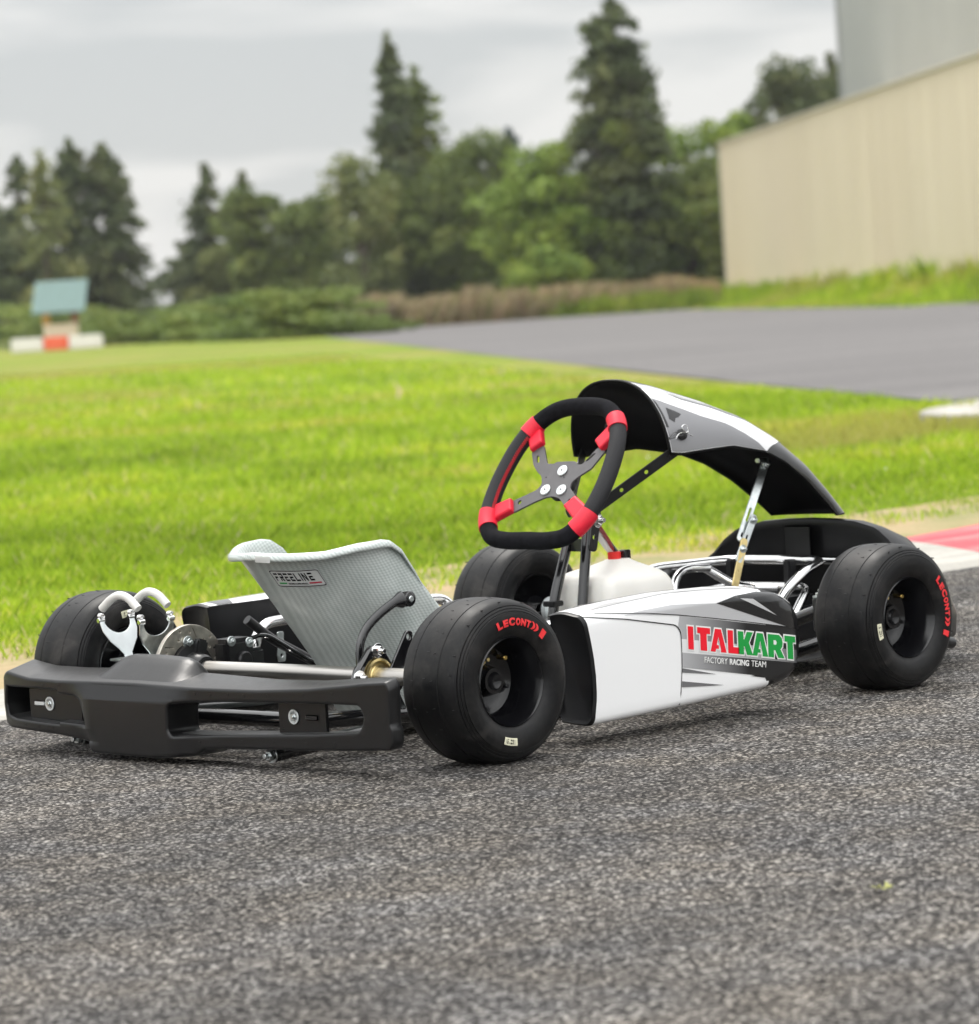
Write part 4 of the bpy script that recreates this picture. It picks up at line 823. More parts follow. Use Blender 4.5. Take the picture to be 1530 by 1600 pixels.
l.new(mixc(n, l, 1.0, cxx, c3.outputs[0], 'MULTIPLY'), b.inputs['Base Color']); b.inputs['Roughness'].default_value = .9; b.inputs['Specular IOR Level'].default_value = .1
dirt, n, l, b, oc = newmat('dry_dirt')
z1 = noise(n, l, oc, 2.2, 6, .65); z2 = noise(n, l, oc, 60, 4)
l.new(mixc(n, l, .35, ramp(n, l, z1.outputs[0], [(.35, (.15, .19, .03)), (.48, (.30, .25, .10)), (.65, (.42, .29, .15))]).outputs[0], ramp(n, l, z2.outputs[0], [(.3, (.13, .10, .055)), (.7, (.42, .34, .22))]).outputs[0]), b.inputs['Base Color']); b.inputs['Roughness'].default_value = .95
# ground: one large sheet with gentle swells in the infield
bm = bmesh.new()
def gh(x, y):
    d = math.hypot(x + 4, y + 5)
    h_ = .03 * math.sin(x * .35 + y * .21) + .025 * math.sin(y * .5 - x * .28 + 1.3); f = min(1, max(0, (y - x * .12 - 4) / 6)) * max(0, min(1, (60 - d) / 20))
    edge_ = min(1, max(0, (y * 1.0 - 1.15 * (x - 12.2) - 8.1) / 6))          # flat next to the far lot
    return -.002 + (h_ * f * edge_ * .8)
gx = sorted(set([-60, -30, -15, -8, -4, -2] + list(range(0, 70, 2)) + [75, 80, 90, 100, 120, 150, 200, 300, 500, 900, 1500])); gy = sorted(set([-300, -100, -40, -15, -6, -2] + list(range(0, 100, 2)) + [105, 110, 120, 140, 170, 220, 300, 500, 900, 1500]))
V = {}
for i, x in enumerate(gx):
    for j, y in enumerate(gy): V[i, j] = bm.verts.new((x, y, gh(x, y)))
for i in range(len(gx) - 1):
    for j in range(len(gy) - 1): bm.faces.new((V[i, j], V[i + 1, j], V[i + 1, j + 1], V[i, j + 1]))
tag(from_bm(bm, 'ground', soil, smooth=180), kind='structure')
poly_sheet('asphalt_track', [(-30, -40), (60, -40), (60, 3.4), (10, 1.32), (3.2, 1.09), (.1, .98), (-30, .2)], .004, asph)
poly_sheet('dirt_verge', [(-30, .5), (.1, 1.2), (3.9, 1.4), (10, 1.8), (30, 4.2), (30, 5.0), (10, 3.4), (6, 3.0), (4.7, 2.85), (3.3, 2.95), (1.9, 2.7), (1.1, 2.42), (-1, 2.2), (-30, 1.9)], .004, dirt)
poly_sheet('far_asphalt_lot', [(8.5, -2), (10.6, 5.2), (12.2, 8.1), (12.8, 8.95), (17.2, 14.1), (27.4, 26), (48.2, 49.9), (92, 101), (118, 160), (150, 158), (122, 119), (98, 92), (83.2, 73.9), (61, 46.5), (50, 30), (45, 6), (30, 5.2), (20, 4.4), (14, 3.6)] if False else
           [(12.2, 7.3), (12.9, 8.95), (17.1, 14.2), (27.1, 26.4), (47.4, 50.9), (90, 103), (110, 166), (150, 160), (122, 119), (98, 92), (83.2, 73.9), (61, 46.5), (52, 30), (45, 14), (30, 8), (18, 6.4)], .006, asf)
poly_sheet('service_road', [(70, 140), (92, 106), (110, 166), (80, 200)], .010, asf)
# kerb: low ribbed concrete, worn red and white paint
kerbm = {}
for nm, ca, cb_ in (('kerb_white_paint', (.36, .345, .31), (.56, .54, .49)), ('kerb_red_paint', (.52, .06, .08), (.66, .24, .23))):
    M, n, l, b, oc = newmat(nm); q = n.new('ShaderNodeMapping'); q.inputs['Scale'].default_value = (.5, 3, 1); l.new(oc, q.inputs[0])
    z1 = noise(n, l, q.outputs[0], 2.5, 6, .7); c_ = ramp(n, l, z1.outputs[0], [(.45, ca), (.68, cb_)]); z2 = noise(n, l, oc, 70, 3)
    l.new(mixc(n, l, .25, c_.outputs[0], ramp(n, l, z2.outputs[0], [(.35, (.25, .23, .2)), (.6, (.8, .78, .74))]).outputs[0], 'MULTIPLY'), b.inputs['Base Color']); b.inputs['Roughness'].default_value = .8; kerbm[nm] = M
def kerb_strip(s0, s1, name, m_, group_lab):
    bm = bmesh.new(); rows = []
    for i in range(31):
        x = s0 + (s1 - s0) * i / 30; ya = .965 + .038 * x; yb_ = interp([(-6, 1.1), (-1, 1.35), (.8, 1.45), (2.4, 1.55), (3.4, 1.90), (4.2, 2.06), (4.8, 2.20), (10, 2.7)], x); k = (yb_ - ya); skew = .52
        rows.append([bm.verts.new((x + skew * f, ya + .038 * skew * f + k * f, z)) for f, z in ((0, .0045), (.02, .008), (.25, .012), (.6, .015), (.95, .014), (1, .010), (1.01, .0))])
    for a, b_ in zip(rows, rows[1:]):
        for j in range(6): bm.faces.new((a[j], a[j + 1], b_[j + 1], b_[j]))
    bm.faces.new(rows[0]); bm.faces.new(rows[-1]); return tag(from_bm(bm, name, m_, smooth=30), kind='structure')
kerb_strip(-.95, 3.44, 'kerb', kerbm['kerb_white_paint'], 0); kerb_strip(3.445, 6.6, 'kerb', kerbm['kerb_red_paint'], 0); kerb_strip(6.605, 10, 'kerb', kerbm['kerb_white_paint'], 0); kerb_strip(-5.2, -.955, 'kerb', kerbm['kerb_red_paint'], 0)
slabm = mat('pale_concrete', (.38, .36, .32), .85, vary=.3, vscale=4, bump=.3, bscale=60)
bm = bmesh.new(); ring = [bm.verts.new((11.75 + 1.6 * math.cos(a) * (1 + .1 * math.sin(3 * a)) + .9 * math.sin(a) * .6, 6.95 + 1.1 * math.sin(a) * (1 + .12 * math.cos(2 * a + 1)) + .5 * math.cos(a), .05)) for a in np.linspace(0, 2 * math.pi, 36)[:-1]]
f_ = bm.faces.new(ring); r_ = bmesh.ops.extrude_face_region(bm, geom=[f_]); bmesh.ops.translate(bm, verts=[q for q in r_['geom'] if isinstance(q, bmesh.types.BMVert)], vec=(0, 0, -.09))
tag(from_bm(bm, 'concrete_slab', slabm, smooth=30), 'pale worn concrete slab lying in the grass beside the far asphalt', 'slab')

# ---- grass: individual blades as one ground-cover mesh
def leafmat(name, ca, cb_, rough=.55, trans=.25, spec=.3):
    M, n, l, b, oc = newmat(name); at_ = n.new('ShaderNodeAttribute'); at_.attribute_name = 'tone'
    c_ = ramp(n, l, at_.outputs['Fac'], [(0, ca), (1, cb_)] if not isinstance(ca, list) else ca); big = noise(n, l, oc, .30, 7, .68, .6); bb_ = ramp(n, l, big.outputs[0], [(.32, (.50, .56, .7)), (.44, (.80, .84, .9)), (.52, (1.0, 1.02, 1.1)), (.57, (1.12, 1.04, 1.1)), (.63, (1.20, .92, 2.4) if name == 'grass_blade' else (1.15, 1.06, 1.05))])
    col = mixc(n, l, 1.0, c_.outputs[0], bb_.outputs[0], 'MULTIPLY')
    if name == 'grass_blade': worn = noise(n, l, oc, .11, 7, .62, .4); col = mixc(n, l, ramp(n, l, worn.outputs[0], [(.50, (0, 0, 0)), (.60, (.75, .75, .75))]).outputs[0], col, (.40, .36, .10))
    l.new(col, b.inputs['Base Color']); b.inputs['Roughness'].default_value = rough; b.inputs['Specular IOR Level'].default_value = spec
    tr = n.new('ShaderNodeBsdfTranslucent'); l.new(col, tr.inputs[0]); ad = n.new('ShaderNodeMixShader'); ad.inputs[0].default_value = trans; l.new(b.outputs[0], ad.inputs[1]); l.new(tr.outputs[0], ad.inputs[2])
    l.new(ad.outputs[0], n['Material Output'].inputs[0]); return M
def raw_mesh(name, co, faces_n, m_, tone=None, **k):
    """co (nf*faces_n, 3) polygons of faces_n corners each, all separate"""
    nf = len(co) // faces_n; me = bpy.data.meshes.new(name); me.vertices.add(len(co)); me.vertices.foreach_set('co', np.ascontiguousarray(co, dtype=np.float32).ravel())
    me.loops.add(len(co)); me.loops.foreach_set('vertex_index', np.arange(len(co), dtype=np.int32)); me.polygons.add(nf); me.polygons.foreach_set('loop_start', np.arange(nf, dtype=np.int32) * faces_n)
    me.update(calc_edges=True)
    if tone is not None:
        a = me.attributes.new('tone', 'FLOAT', 'POINT'); a.data.foreach_set('value', np.repeat(tone, faces_n).astype(np.float32))
    return me
def blades(x, y, h_, w_, lean=.5, z=None):
    n_ = len(x); a = rng.uniform(0, 2 * np.pi, n_); la = rng.uniform(0, 2 * np.pi, n_); lm = rng.uniform(.1, lean, n_) * h_
    z = np.zeros(n_) if z is None else z; dx, dy = np.cos(a) * w_ / 2, np.sin(a) * w_ / 2; lx, ly = np.cos(la) * lm, np.sin(la) * lm
    P = np.stack([np.stack([x - dx, y - dy, z], 1), np.stack([x + dx, y + dy, z], 1), np.stack([x + lx * .4 + dx * .7, y + ly * .4 + dy * .7, z + h_ * .6], 1), np.stack([x + lx, y + ly, z + h_], 1)], 1)
    return P.reshape(-1, 3)
def field(n_, u0, u1, power=1.0):
    # points in the infield: u = distance along the view axis, spread sideways wider than the frame
    u = u0 + (u1 - u0) * rng.random(n_) ** power; s_ = (rng.random(n_) - .64) * (u * .66 + .8); x = -4.27 + .697 * u + .717 * s_; y = -4.91 + .717 * u - .697 * s_; return x, y, u
def on_grass(x, y):
    return (y > 2.22 + .12 * x + .22 * np.sin(x * 3.1) + .15 * np.sin(x * 7.7 + 1)) & ((y - 8.1) > 1.32 * (x - 12.0)) | ((y > 2.6 + .10 * x + .2 * np.sin(x * 3)) & (x < 12.0 + 0 * y))
grm = leafmat('grass_blade', [(0, (.13, .20, .015)), (.35, (.30, .43, .022)), (.7, (.46, .60, .035)), (.9, (.62, .62, .10)), (1, (.64, .54, .27))], None, trans=.35)
cos_, tones = [], []
for n_, u0, u1, h0, h1, w0 in ((290000, 8.5, 15.5, .025, .062, .0042), (170000, 15, 28, .03, .065, .008), (90000, 27, 60, .03, .07, .022)):
    x, y, u = field(n_, u0, u1, 1.0); ok = on_grass(x, y); x, y, u = x[ok], y[ok], u[ok]; n2 = len(x)
    clump = np.sin(x * 2.3 + np.sin(y * 1.7) * 2) * np.sin(y * 2.9 + np.sin(x * 2.1) * 2); h_ = rng.uniform(h0, h1, n2) * (1 + .35 * clump) * np.clip((y - 2.3 - .1 * x) / .9, .35, 1.0)
    z = np.array([gh(a, b_) for a, b_ in zip(x, y)]) if u1 > 14 else np.zeros(n2)
    cos_.append(blades(x, y, h_, rng.uniform(.7, 1.3, n2) * w0, .8, z)); tones.append(np.clip(rng.normal(.48, .2, n2) + .10 * clump + (rng.random(n2) < .04) * .5, 0, 1))
me = raw_mesh('grass', np.concatenate(cos_), 4, grm, np.concatenate(tones)); tag(link(me, 'grass', grm, smooth=0), kind='stuff')
# sparse dry tufts and stubble on the verge
x, y, u = field(95000, 6.5, 13.5); ok = (y > 1.9 + .085 * x) & (y < 3.3 + .10 * x) & ~((x > 3) & (y < 2.05 + .07 * x)); x, y = x[ok], y[ok]; cl = np.sin(x * 5 + 2 * np.sin(y * 4)) * np.sin(y * 6 + x * 2); ok = cl > -.45 + rng.random(len(x)) * .7; x, y = x[ok], y[ok]
me = raw_mesh('verge_grass', blades(x, y, rng.uniform(.012, .045, len(x)), rng.uniform(.003, .005, len(x)), .9), 4, grm, np.clip(rng.normal(.62, .25, len(x)), 0, 1)); tag(link(me, 'verge_grass', grm, smooth=0), kind='stuff')
# clover and dandelion heads far out in the grass
fm = mat('pale_flower', (.75, .72, .62), .8); fy = mat('yellow_flower', (.75, .55, .04), .8)
for nm, m_, cnt, sz in (('clover_flowers', fm, 14, .006), ('yellow_wildflowers', fy, 7, .008)):
    bm = bmesh.new(); x, y, u = field(cnt * 3, 9.5, 30); ok = on_grass(x, y); x, y, u = x[ok][:cnt], y[ok][:cnt], u[ok][:cnt]
    for a, b_, uu in zip(x, y, u):
        r_ = bmesh.ops.create_icosphere(bm, subdivisions=1, radius=sz * random.uniform(.7, 1.2)); bmesh.ops.translate(bm, verts=r_['verts'], vec=(a, b_, gh(a, b_) + random.uniform(.045, .07)))
    tag(from_bm(bm, nm, m_), kind='stuff')
# a scrap of weed on the asphalt, lower right
bm = bmesh.new()
for i in range(26):
    a = random.uniform(0, 6.28); r_ = random.uniform(0, .008); L_ = random.uniform(.006, .016); p_ = Vector((-.738 + r_ * math.cos(a) * 1.4, -1.929 - r_ * math.sin(a) * 1.4, .008)); d_ = Vector((math.cos(a * 3), math.sin(a * 3), random.uniform(.0, .5))) * L_; s_ = Vector((-d_.y, d_.x, 0)).normalized() * .0018
    vs_ = [bm.verts.new(q) for q in (p_ - s_ * .4, p_ + d_ * .5 - s_, p_ + d_, p_ + d_ * .5 + s_)]; bm.faces.new(vs_)
tag(from_bm(bm, 'weed_sprig', mat('dry_weed', (.35, .36, .10), .8), smooth=0), 'tiny yellow-green sprig of weed lying on the bare asphalt in front', 'weed')

# ---- the long building
wallm, n, l, b, oc = newmat('beige_metal_cladding')
q = n.new('ShaderNodeMapping'); q.inputs['Rotation'].default_value = (0, 0, 0); l.new(oc, q.inputs[0]); z1 = noise(n, l, oc, .12, 4, .5)
l.new(ramp(n, l, z1.outputs[0], [(.35, (.74, .64, .46)), (.65, (.78, .68, .50))]).outputs[0], b.inputs['Base Color']); b.inputs['Roughness'].default_value = .6
greym = mat('grey_metal_cladding', (.40, .41, .39), .6, vary=.04, vscale=.2); trimm = mat('pale_trim', (.58, .53, .43), .6)
A = Vector((107.7, 95.8, 0)); B = Vector((75.2, 57.6, 0)); dv = (B - A).normalized(); nv = Vector((-dv.y, dv.x, 0)); nv = nv if nv.dot(Vector((-4, -5, 0)) - A) > 0 else -nv
E_ = A + dv * 66
bld = empty('large_building', A, label='long beige metal-clad building with a higher grey block set back on top', cat='building')
def prism(poly, z0, z1, name, m_, parent):
    bm = bmesh.new(); lo = [bm.verts.new((q[0], q[1], z0)) for q in poly]; hi = [bm.verts.new((q[0], q[1], z1)) for q in poly]; bm.faces.new(lo[::-1]); bm.faces.new(hi)
    for i in range(len(poly)): bm.faces.new((lo[i], lo[(i + 1) % len(poly)], hi[(i + 1) % len(poly)], hi[i]))
    return from_bm(bm, name, m_, parent, smooth=20)
def ribbed(P, Q, z0, z1, pitch, dep, name, m_, parent, out):
    L_ = (Q - P).length; d = (Q - P).normalized(); bm = bmesh.new(); prev = None; s_ = 0; k = 0; pts = []
    while s_ < L_:
        for f, o_ in ((0, 0), (.35, 0), (.5, 1), (.85, 1)): pts.append(P + d * min(L_, s_ + f * pitch) + out * (dep * o_))
        s_ += pitch
    for q_ in pts:
        a = (bm.verts.new((q_.x, q_.y, z0)), bm.verts.new((q_.x, q_.y, z1)))
        if prev: bm.faces.new((prev[0], a[0], a[1], prev[1]))
        prev = a
    return from_bm(bm, name, m_, parent, smooth=10)
back = -nv * 34
prism([A, E_, E_ + back, A + back], -.2, 6.28, 'wall', wallm, bld); ribbed(A, E_, -.1, 6.2, .3, .004, 'wall_cladding', wallm, bld, nv)
prism([A + nv * .10 - dv * .1, E_ + nv * .10, E_ - nv * .4, A - nv * .4 - dv * .1], 6.281, 6.36, 'roof_edge', trimm, bld)
prism([A + nv * .07 - dv * .08, A + nv * .07 + dv * .22, A - nv * .2 + dv * .22, A - nv * .2 - dv * .08], -.1, 6.28, 'corner_trim', trimm, bld)
G0 = Vector((119.3, 99.1, 0)); G1 = G0 + dv * 50
prism([G0, G1, G1 + back * .6, G0 + back * .6], 5.5, 17.5, 'upper_wall', greym, bld); ribbed(G0, G1, 6.5, 17.4, .5, .015, 'upper_cladding', greym, bld, nv)
prism([G0 + nv * .12 - dv * .12, G0 + nv * .12 + dv * .25, G0 - nv * .2 + dv * .25, G0 - nv * .2 - dv * .12], 6.5, 17.5, 'corner_trim', mat('mid_grey_trim', (.30, .31, .31), .5), bld)
# rising bank in front of the wall
bm = bmesh.new(); rows = []
for i in range(60):
    q = A - dv * 34 + dv * (100 * i / 59)
    rows.append([bm.verts.new(q + nv * o_ + Vector((0, 0, z))) for o_, z in ((4.6, -.06), (3.2, .04), (2.2, .12), (1.2, .22), (0.3, .28), (-12, .3))])
for a, b_ in zip(rows, rows[1:]):
    for j in range(5): bm.faces.new((a[j], a[j + 1], b_[j + 1], b_[j]))
tag(from_bm(bm, 'grass_bank', soil, smooth=180), kind='structure')

# ---- vegetation
CAM = Vector((-4.2689, -4.9072, .7558))
def leaves(cen, size, flat=.0):
    """one randomly turned leaf-clump quad at each centre"""
    n_ = len(cen); a = rng.normal(size=(n_, 3)); a /= np.linalg.norm(a, axis=1)[:, None]; b_ = rng.normal(size=(n_, 3)); b_ -= (b_ * a).sum(1)[:, None] * a; b_ /= np.linalg.norm(b_, axis=1)[:, None]
    s_ = size * rng.uniform(.6, 1.3, n_); a = a * s_[:, None]; b_ = b_ * (s_ * rng.uniform(.45, .8, n_))[:, None]
    return np.stack([cen - a, cen - b_ * .8, cen + a, cen + b_], 1).reshape(-1, 3)
def trunk_bm(h_, r_, limbs):
    bm = tube([(0, 0, -.3), (.05, .02, h_ * .3), (-.04, .05, h_ * .65), (0, 0, h_)], [r_ * 1.3, r_, r_ * .6, r_ * .15], 8)
    for z, a, L_, up_ in limbs: merge(bm, tube([(0, 0, z), (math.cos(a) * L_ * .5, math.sin(a) * L_ * .5, z + up_ * .6), (math.cos(a) * L_, math.sin(a) * L_, z + up_)], [r_ * .4, r_ * .25, r_ * .06], 6))
    return bm
bark = mat('bark', (.10, .08, .06), .9, vary=.3, vscale=6)
TM = {}
def tree_mat(ca, cb_):
    k = (ca, cb_)
    if k not in TM: TM[k] = leafmat('foliage_%d' % (len(TM) + 1), ca, cb_, .6, .22, .25)
    return TM[k]
DK = tree_mat((.065, .085, .034), (.175, .205, .078)); MD = tree_mat((.095, .130, .028), (.235, .280, .070)); LT = tree_mat((.14, .22, .028), (.34, .43, .08)); OL = tree_mat((.14, .165, .050), (.30, .32, .11)); BL = tree_mat((.050, .085, .062), (.12, .165, .125)); BR = tree_mat((.09, .055, .030), (.17, .13, .06))
def put(name, x, y, z0, parts, lab, cat, group, trunk):
    o = empty(name, (x, y, z0), label=lab, cat=cat, group=group)
    for nm, m_, co, tn in parts:
        me = raw_mesh(nm, co + np.array([x, y, z0]), 4, m_, tn); link(me, nm, m_, o, smooth=0)
    if trunk is not None: trunk.transform(Matrix.Translation((x, y, z0))); from_bm(trunk, 'trunk', bark, o)
    return o
def conifer(x, y, h_, w_, m_, lab, n_=5200, z0=-.2, sparse=0, bare=.08, top=.5, lump=.35, group='trees beyond the grass'):
    k = int(h_ * 2.4); cs = []; sz = .17 * (h_ / 8) ** .5
    for i in range(k * 5):
        f = rng.uniform(bare, 1.0); a = rng.uniform(0, 2 * np.pi); rad = w_ / 2 * (1 - f) ** top * rng.uniform(.55, 1.12) + .15; m2 = int(n_ / (k * 5) * rng.uniform(.4, 1.6) * (1.2 - f * .6)); t = rng.uniform(0, 1, m2) ** .7
        zz = h_ * f - rad * .35 * t + rng.normal(0, .16, m2) * (1 + rad * .3) * .5; aa = a + rng.normal(0, .22, m2); rr2 = rad * t + rng.normal(0, .12, m2); cs.append(np.stack([np.cos(aa) * rr2, np.sin(aa) * rr2, zz], 1))
    cs.append(np.stack([rng.normal(0, .10, 160), rng.normal(0, .10, 160), h_ * rng.uniform(.82, 1.04, 160)], 1))
    cen = np.concatenate(cs); cen = cen[rng.random(len(cen)) > sparse]; tn = np.clip(rng.normal(.45, .25, len(cen)), 0, 1)
    return put('conifer_tree', x, y, z0, [('crown', m_, leaves(cen, sz), tn)], lab, 'tree', group, trunk_bm(h_ * .95, .16, [(h_ * q, q * 40, w_ * .3, -.1) for q in (.3, .45, .6, .75)]))
def broad(x, y, h_, w_, m_, lab, n_=6000, z0=-.2, base=.02, name='broadleaf_tree', group='trees beyond the grass', clumps=42, cat='tree', trunk=True, sz=.17, shape=.5):
    cs = []; tn = []
    for i in range(clumps):
        f = rng.uniform(base, .92); a = rng.uniform(0, 2 * np.pi); env = math.sin(math.pi * min(1, max(.05, (f * .85 + .12)))) ** shape; rad = w_ / 2 * env * rng.uniform(.15, .82); c_ = np.array([math.cos(a) * rad, math.sin(a) * rad, h_ * f]); cr_ = np.array([w_ * .20, w_ * .20, h_ * .10]) * rng.uniform(.5, 1.15)
        m2 = int(n_ / clumps); d = rng.normal(size=(m2, 3)); d /= np.linalg.norm(d, axis=1)[:, None]; d *= (rng.uniform(.3, 1.08, m2) ** .6)[:, None]; p_ = c_ + d * cr_; p_[:, 2] = np.clip(p_[:, 2], .02, h_ * 1.03); cs.append(p_); tn.append(np.clip(rng.normal(.45 + rng.uniform(-.18, .18), .22, m2), 0, 1))
    cen = np.concatenate(cs); t_ = np.concatenate(tn)
    return put(name, x, y, z0, [('crown' if trunk else 'foliage', m_, leaves(cen, sz), t_)], lab, cat, group, trunk_bm(h_ * .8, .03 * h_, [(h_ * q, q * 37, w_ * .32, h_ * .15) for q in (.25, .35, .5, .6)]) if trunk else None)
T_G = 'trees beyond the grass'
conifer(108.5, 144, 6.6, 5.6, DK, 'dark conifer at the left edge, mostly cut by the frame', z0=0)
conifer(106.4, 139.4, 8.75, 3.6, DK, 'slim dark conifer with drooping tip at the left, left of the group of four tips', sparse=.1)
conifer(101.0, 130.7, 8.5, 4.2, OL, 'olive-green thin conifer just right of the leftmost dark one, above the green-roofed hut', n_=4200, sparse=.15)
conifer(105.1, 133.7, 9.15, 5.2, DK, 'tallest and greyest conifer of the left group, third tip from the left', n_=9000)
conifer(106.1, 132.6, 8.9, 5.6, DK, 'broad dark conifer closing the left group beside the gap of sky', n_=9000)
broad(103.4, 135.8, 5.4, 6.2, DK, 'low dark mass of branches at the foot of the left conifers', n_=6000)
conifer(112.7, 133.2, 7.9, 4.6, DK, 'dark conifer at the right side of the gap of sky', n_=7500)
conifer(115.5, 133.8, 7.5, 3.6, DK, 'dark conifer behind the right side of the gap, with the lower of two tips', n_=5000)
broad(110.9, 127.9, 6.9, 3.8, MD, 'mid-green tree with ragged thin top between the gap and the tall pair', n_=5500)
broad(112.5, 126.2, 6.3, 6.2, MD, 'rounded mid-green tree just left of the tall ragged spruce', n_=8000)
broad(111.0, 131.0, 4.2, 3.4, OL, 'pale drooping willow-like tree low in front of the dark conifers', n_=4500)
conifer(112.5, 119.8, 12.6, 4.2, DK, 'tall ragged dark spruce with a lumpy leaning tip, centre left', n_=6500, bare=.15, top=.6)
conifer(114.6, 120.3, 11.2, 6.8, MD, 'green conifer standing just right of the ragged spruce tip', n_=6500, sparse=.12)
broad(107.8, 117.1, 7.9, 4.0, OL, 'loose pale-leaved tree with gaps at the left of the tall spruce', n_=3800, clumps=34)
broad(111.6, 118.9, 7.0, 7.0, MD, 'wide olive-green tree at the foot of the tall spruce', n_=15000)
broad(113.7, 115.4, 8.6, 6.4, MD, 'full rounded tree right of the tall spruce', n_=10000)
conifer(134.0, 139.5, 9.1, 4.2, BL, 'bluish far conifer behind the dip in the tree line, left one', n_=4500)
conifer(137.2, 137.2, 9.4, 4.8, BL, 'bluish far conifer behind the dip in the tree line, right one', n_=5500)
broad(110.0, 107.9, 7.4, 6.2, LT, 'bright green rounded tree left of the tallest tree', n_=9000)
broad(112.0, 106.0, 9.8, 5.4, MD, 'broad lower crown at the foot of the tallest tree', n_=11000)
conifer(112.2, 105.6, 13.0, 5.6, DK, 'tallest tree of the row, dark with a bushy forked top', n_=12500, top=.30, bare=.2)
broad(112.4, 105.9, 12.4, 4.4, MD, 'leafy bushy top half of the tallest tree seen against the sky', n_=4500, base=.6) if False else None
broad(118.0, 107.0, 8.6, 7.6, LT, 'bright yellow-green tree between the tallest tree and the building', n_=11000)
broad(115.0, 102.4, 6.4, 7.0, MD, 'dark green low tree beside the corner of the beige building', n_=9000)
broad(106.0, 103.8, 3.1, 3.6, LT, 'small light green tree in front of the tallest one', n_=4000)
broad(121.0, 107.0, 8.6, 3.2, LT, 'yellow-green treetop peeping over the end of the beige wall', n_=4000)
broad(129.0, 112.6, 9.6, 2.8, DK, 'small dark rounded treetop above the beige wall, left of the larger one', n_=4000)
broad(133.4, 113.8, 12.2, 5.8, DK, 'large dark bushy treetop rising over the beige wall beside the grey block', n_=12000, base=.3)
conifer(136.4, 114.2, 11.3, 5.4, DK, 'dark conifer top nearest the grey block above the beige wall', n_=8000, top=.45)
for i, (px, d, h_, w_) in enumerate(((560, 190, 4.5, 9), (640, 190, 4.2, 9), (720, 188, 4.8, 9), (800, 190, 4.2, 9), (880, 186, 4.4, 9), (960, 182, 4.2, 9), (1040, 178, 4.6, 9), (1110, 172, 4.4, 8), (905, 200, 5.5, 9), (1000, 200, 6.0, 9), (1080, 195, 6.0, 9), (355, 190, 3.6, 6), (400, 190, 4.2, 8), (480, 190, 4.4, 9), (40, 195, 4.0, 9), (130, 195, 3.6, 8))):
    v_ = cf + cr * ((px - 765) / 5920.4); v_.z = 0; v_.normalize(); x, y = CAM.x + v_.x * d, CAM.y + v_.y * d
    broad(x, y, h_, w_, DK, 'low dark undergrowth behind the row of trees', n_=5000, name='undergrowth_bush', cat='bush', group='undergrowth behind the trees', trunk=False, clumps=30, sz=.2, shape=.3, z0=.6)
# bramble hedge: each mound its own bush
hx = [(12, 1.5, 150, 2.1, 8), (130, 2.4, 136, 1.6, 6.0), (215, 2.4, 130, 1.3, 4.6), (285, 2.4, 124, 1.4, 5.2), (350, 2.4, 118, 1.4, 5.2), (420, 2.4, 112, 1.6, 5.6), (490, 2.4, 106, 1.65, 5.6), (548, 2.2, 105, 1.35, 4.6)]
HW = ['low green bramble mound behind the hut at the left edge', 'low green bramble mound just right of the hut', 'low bramble mound left of the gap of sky', 'bramble mound right below the gap of sky', 'bramble mound right of the gap, rising towards the tall part', 'tall rounded bramble mound of the hedge', 'highest bramble mound of the hedge', 'last green bramble mound, where the brown weeds begin']
def at_px(px, d):     # direction through image column px (centre height) at distance d, on the ground
    v_ = cf + cr * ((px - 765) / 5920.4); v_.z = 0; v_.normalize(); return CAM.x + v_.x * d, CAM.y + v_.y * d
for (px, _, d, h_, w_), lb in zip(hx, HW):
    x, y = at_px(px, d); broad(x, y, h_, w_, tree_mat((.11, .155, .030), (.26, .32, .085)), lb, n_=5200, base=.0, name='bramble_bush', cat='bush', group='bramble hedge along the field', trunk=False, clumps=30, sz=.10, shape=.35)
def weeds(name, a, b_, n_, h0, h1, m_, depth=6, w_=.05, tone=.5, taper=None):
    t = rng.random(n_); x = a[0] + (b_[0] - a[0]) * t; y = a[1] + (b_[1] - a[1]) * t; d = rng.uniform(0, depth, n_); x += .70 * d; y += .715 * d
    lump = 1 + .10 * np.sin(t * 23) + .12 * np.sin(t * 57 + 1) + .12 * np.sin(t * 131)
    hh = rng.uniform(h0, h1, n_) * lump
    if taper: hh *= np.interp(t, [q[0] for q in taper], [q[1] for q in taper])
    me = raw_mesh(name, blades(x, y, hh, rng.uniform(.6, 1.4, n_) * w_, .5), 4, m_, np.clip(rng.normal(tone, .25, n_), 0, 1)); return tag(link(me, name, m_, smooth=0), kind='stuff')
wa = at_px(545, 116); wb = at_px(1140, 132)
weeds('dry_weeds', wa, wb, 60000, .45, 1.0, leafmat('dry_weed_stalk', [(0, (.17, .11, .06)), (.35, (.34, .24, .14)), (.6, (.44, .35, .20)), (.8, (.27, .29, .09)), (1, (.20, .24, .06))], None), 9, .05)
weeds('bank_weeds', at_px(860, 124), at_px(1150, 126), 9000, .12, .7, leafmat('green_weed_stalk', [(0, (.09, .14, .02)), (.6, (.24, .33, .03)), (1, (.36, .36, .09))], None), 8, .05)
W0 = A + nv * 1.2 - dv * 1; W1 = E_ + nv * 1.2
t = rng.random(26000); dd = rng.random(26000) ** 1.3 * 3.6; px_ = np.array([W0.x, W0.y]) + np.outer(t, [(W1 - W0).x, (W1 - W0).y]) + np.outer(dd, [nv.x, nv.y])
hh = rng.uniform(.05, .24, 26000) * (1 + .6 * np.sin(t * 60) + .5 * np.sin(t * 143)) * np.clip(1.4 - dd * .4, .2, 1.3) * (1 + t * .9) + .04
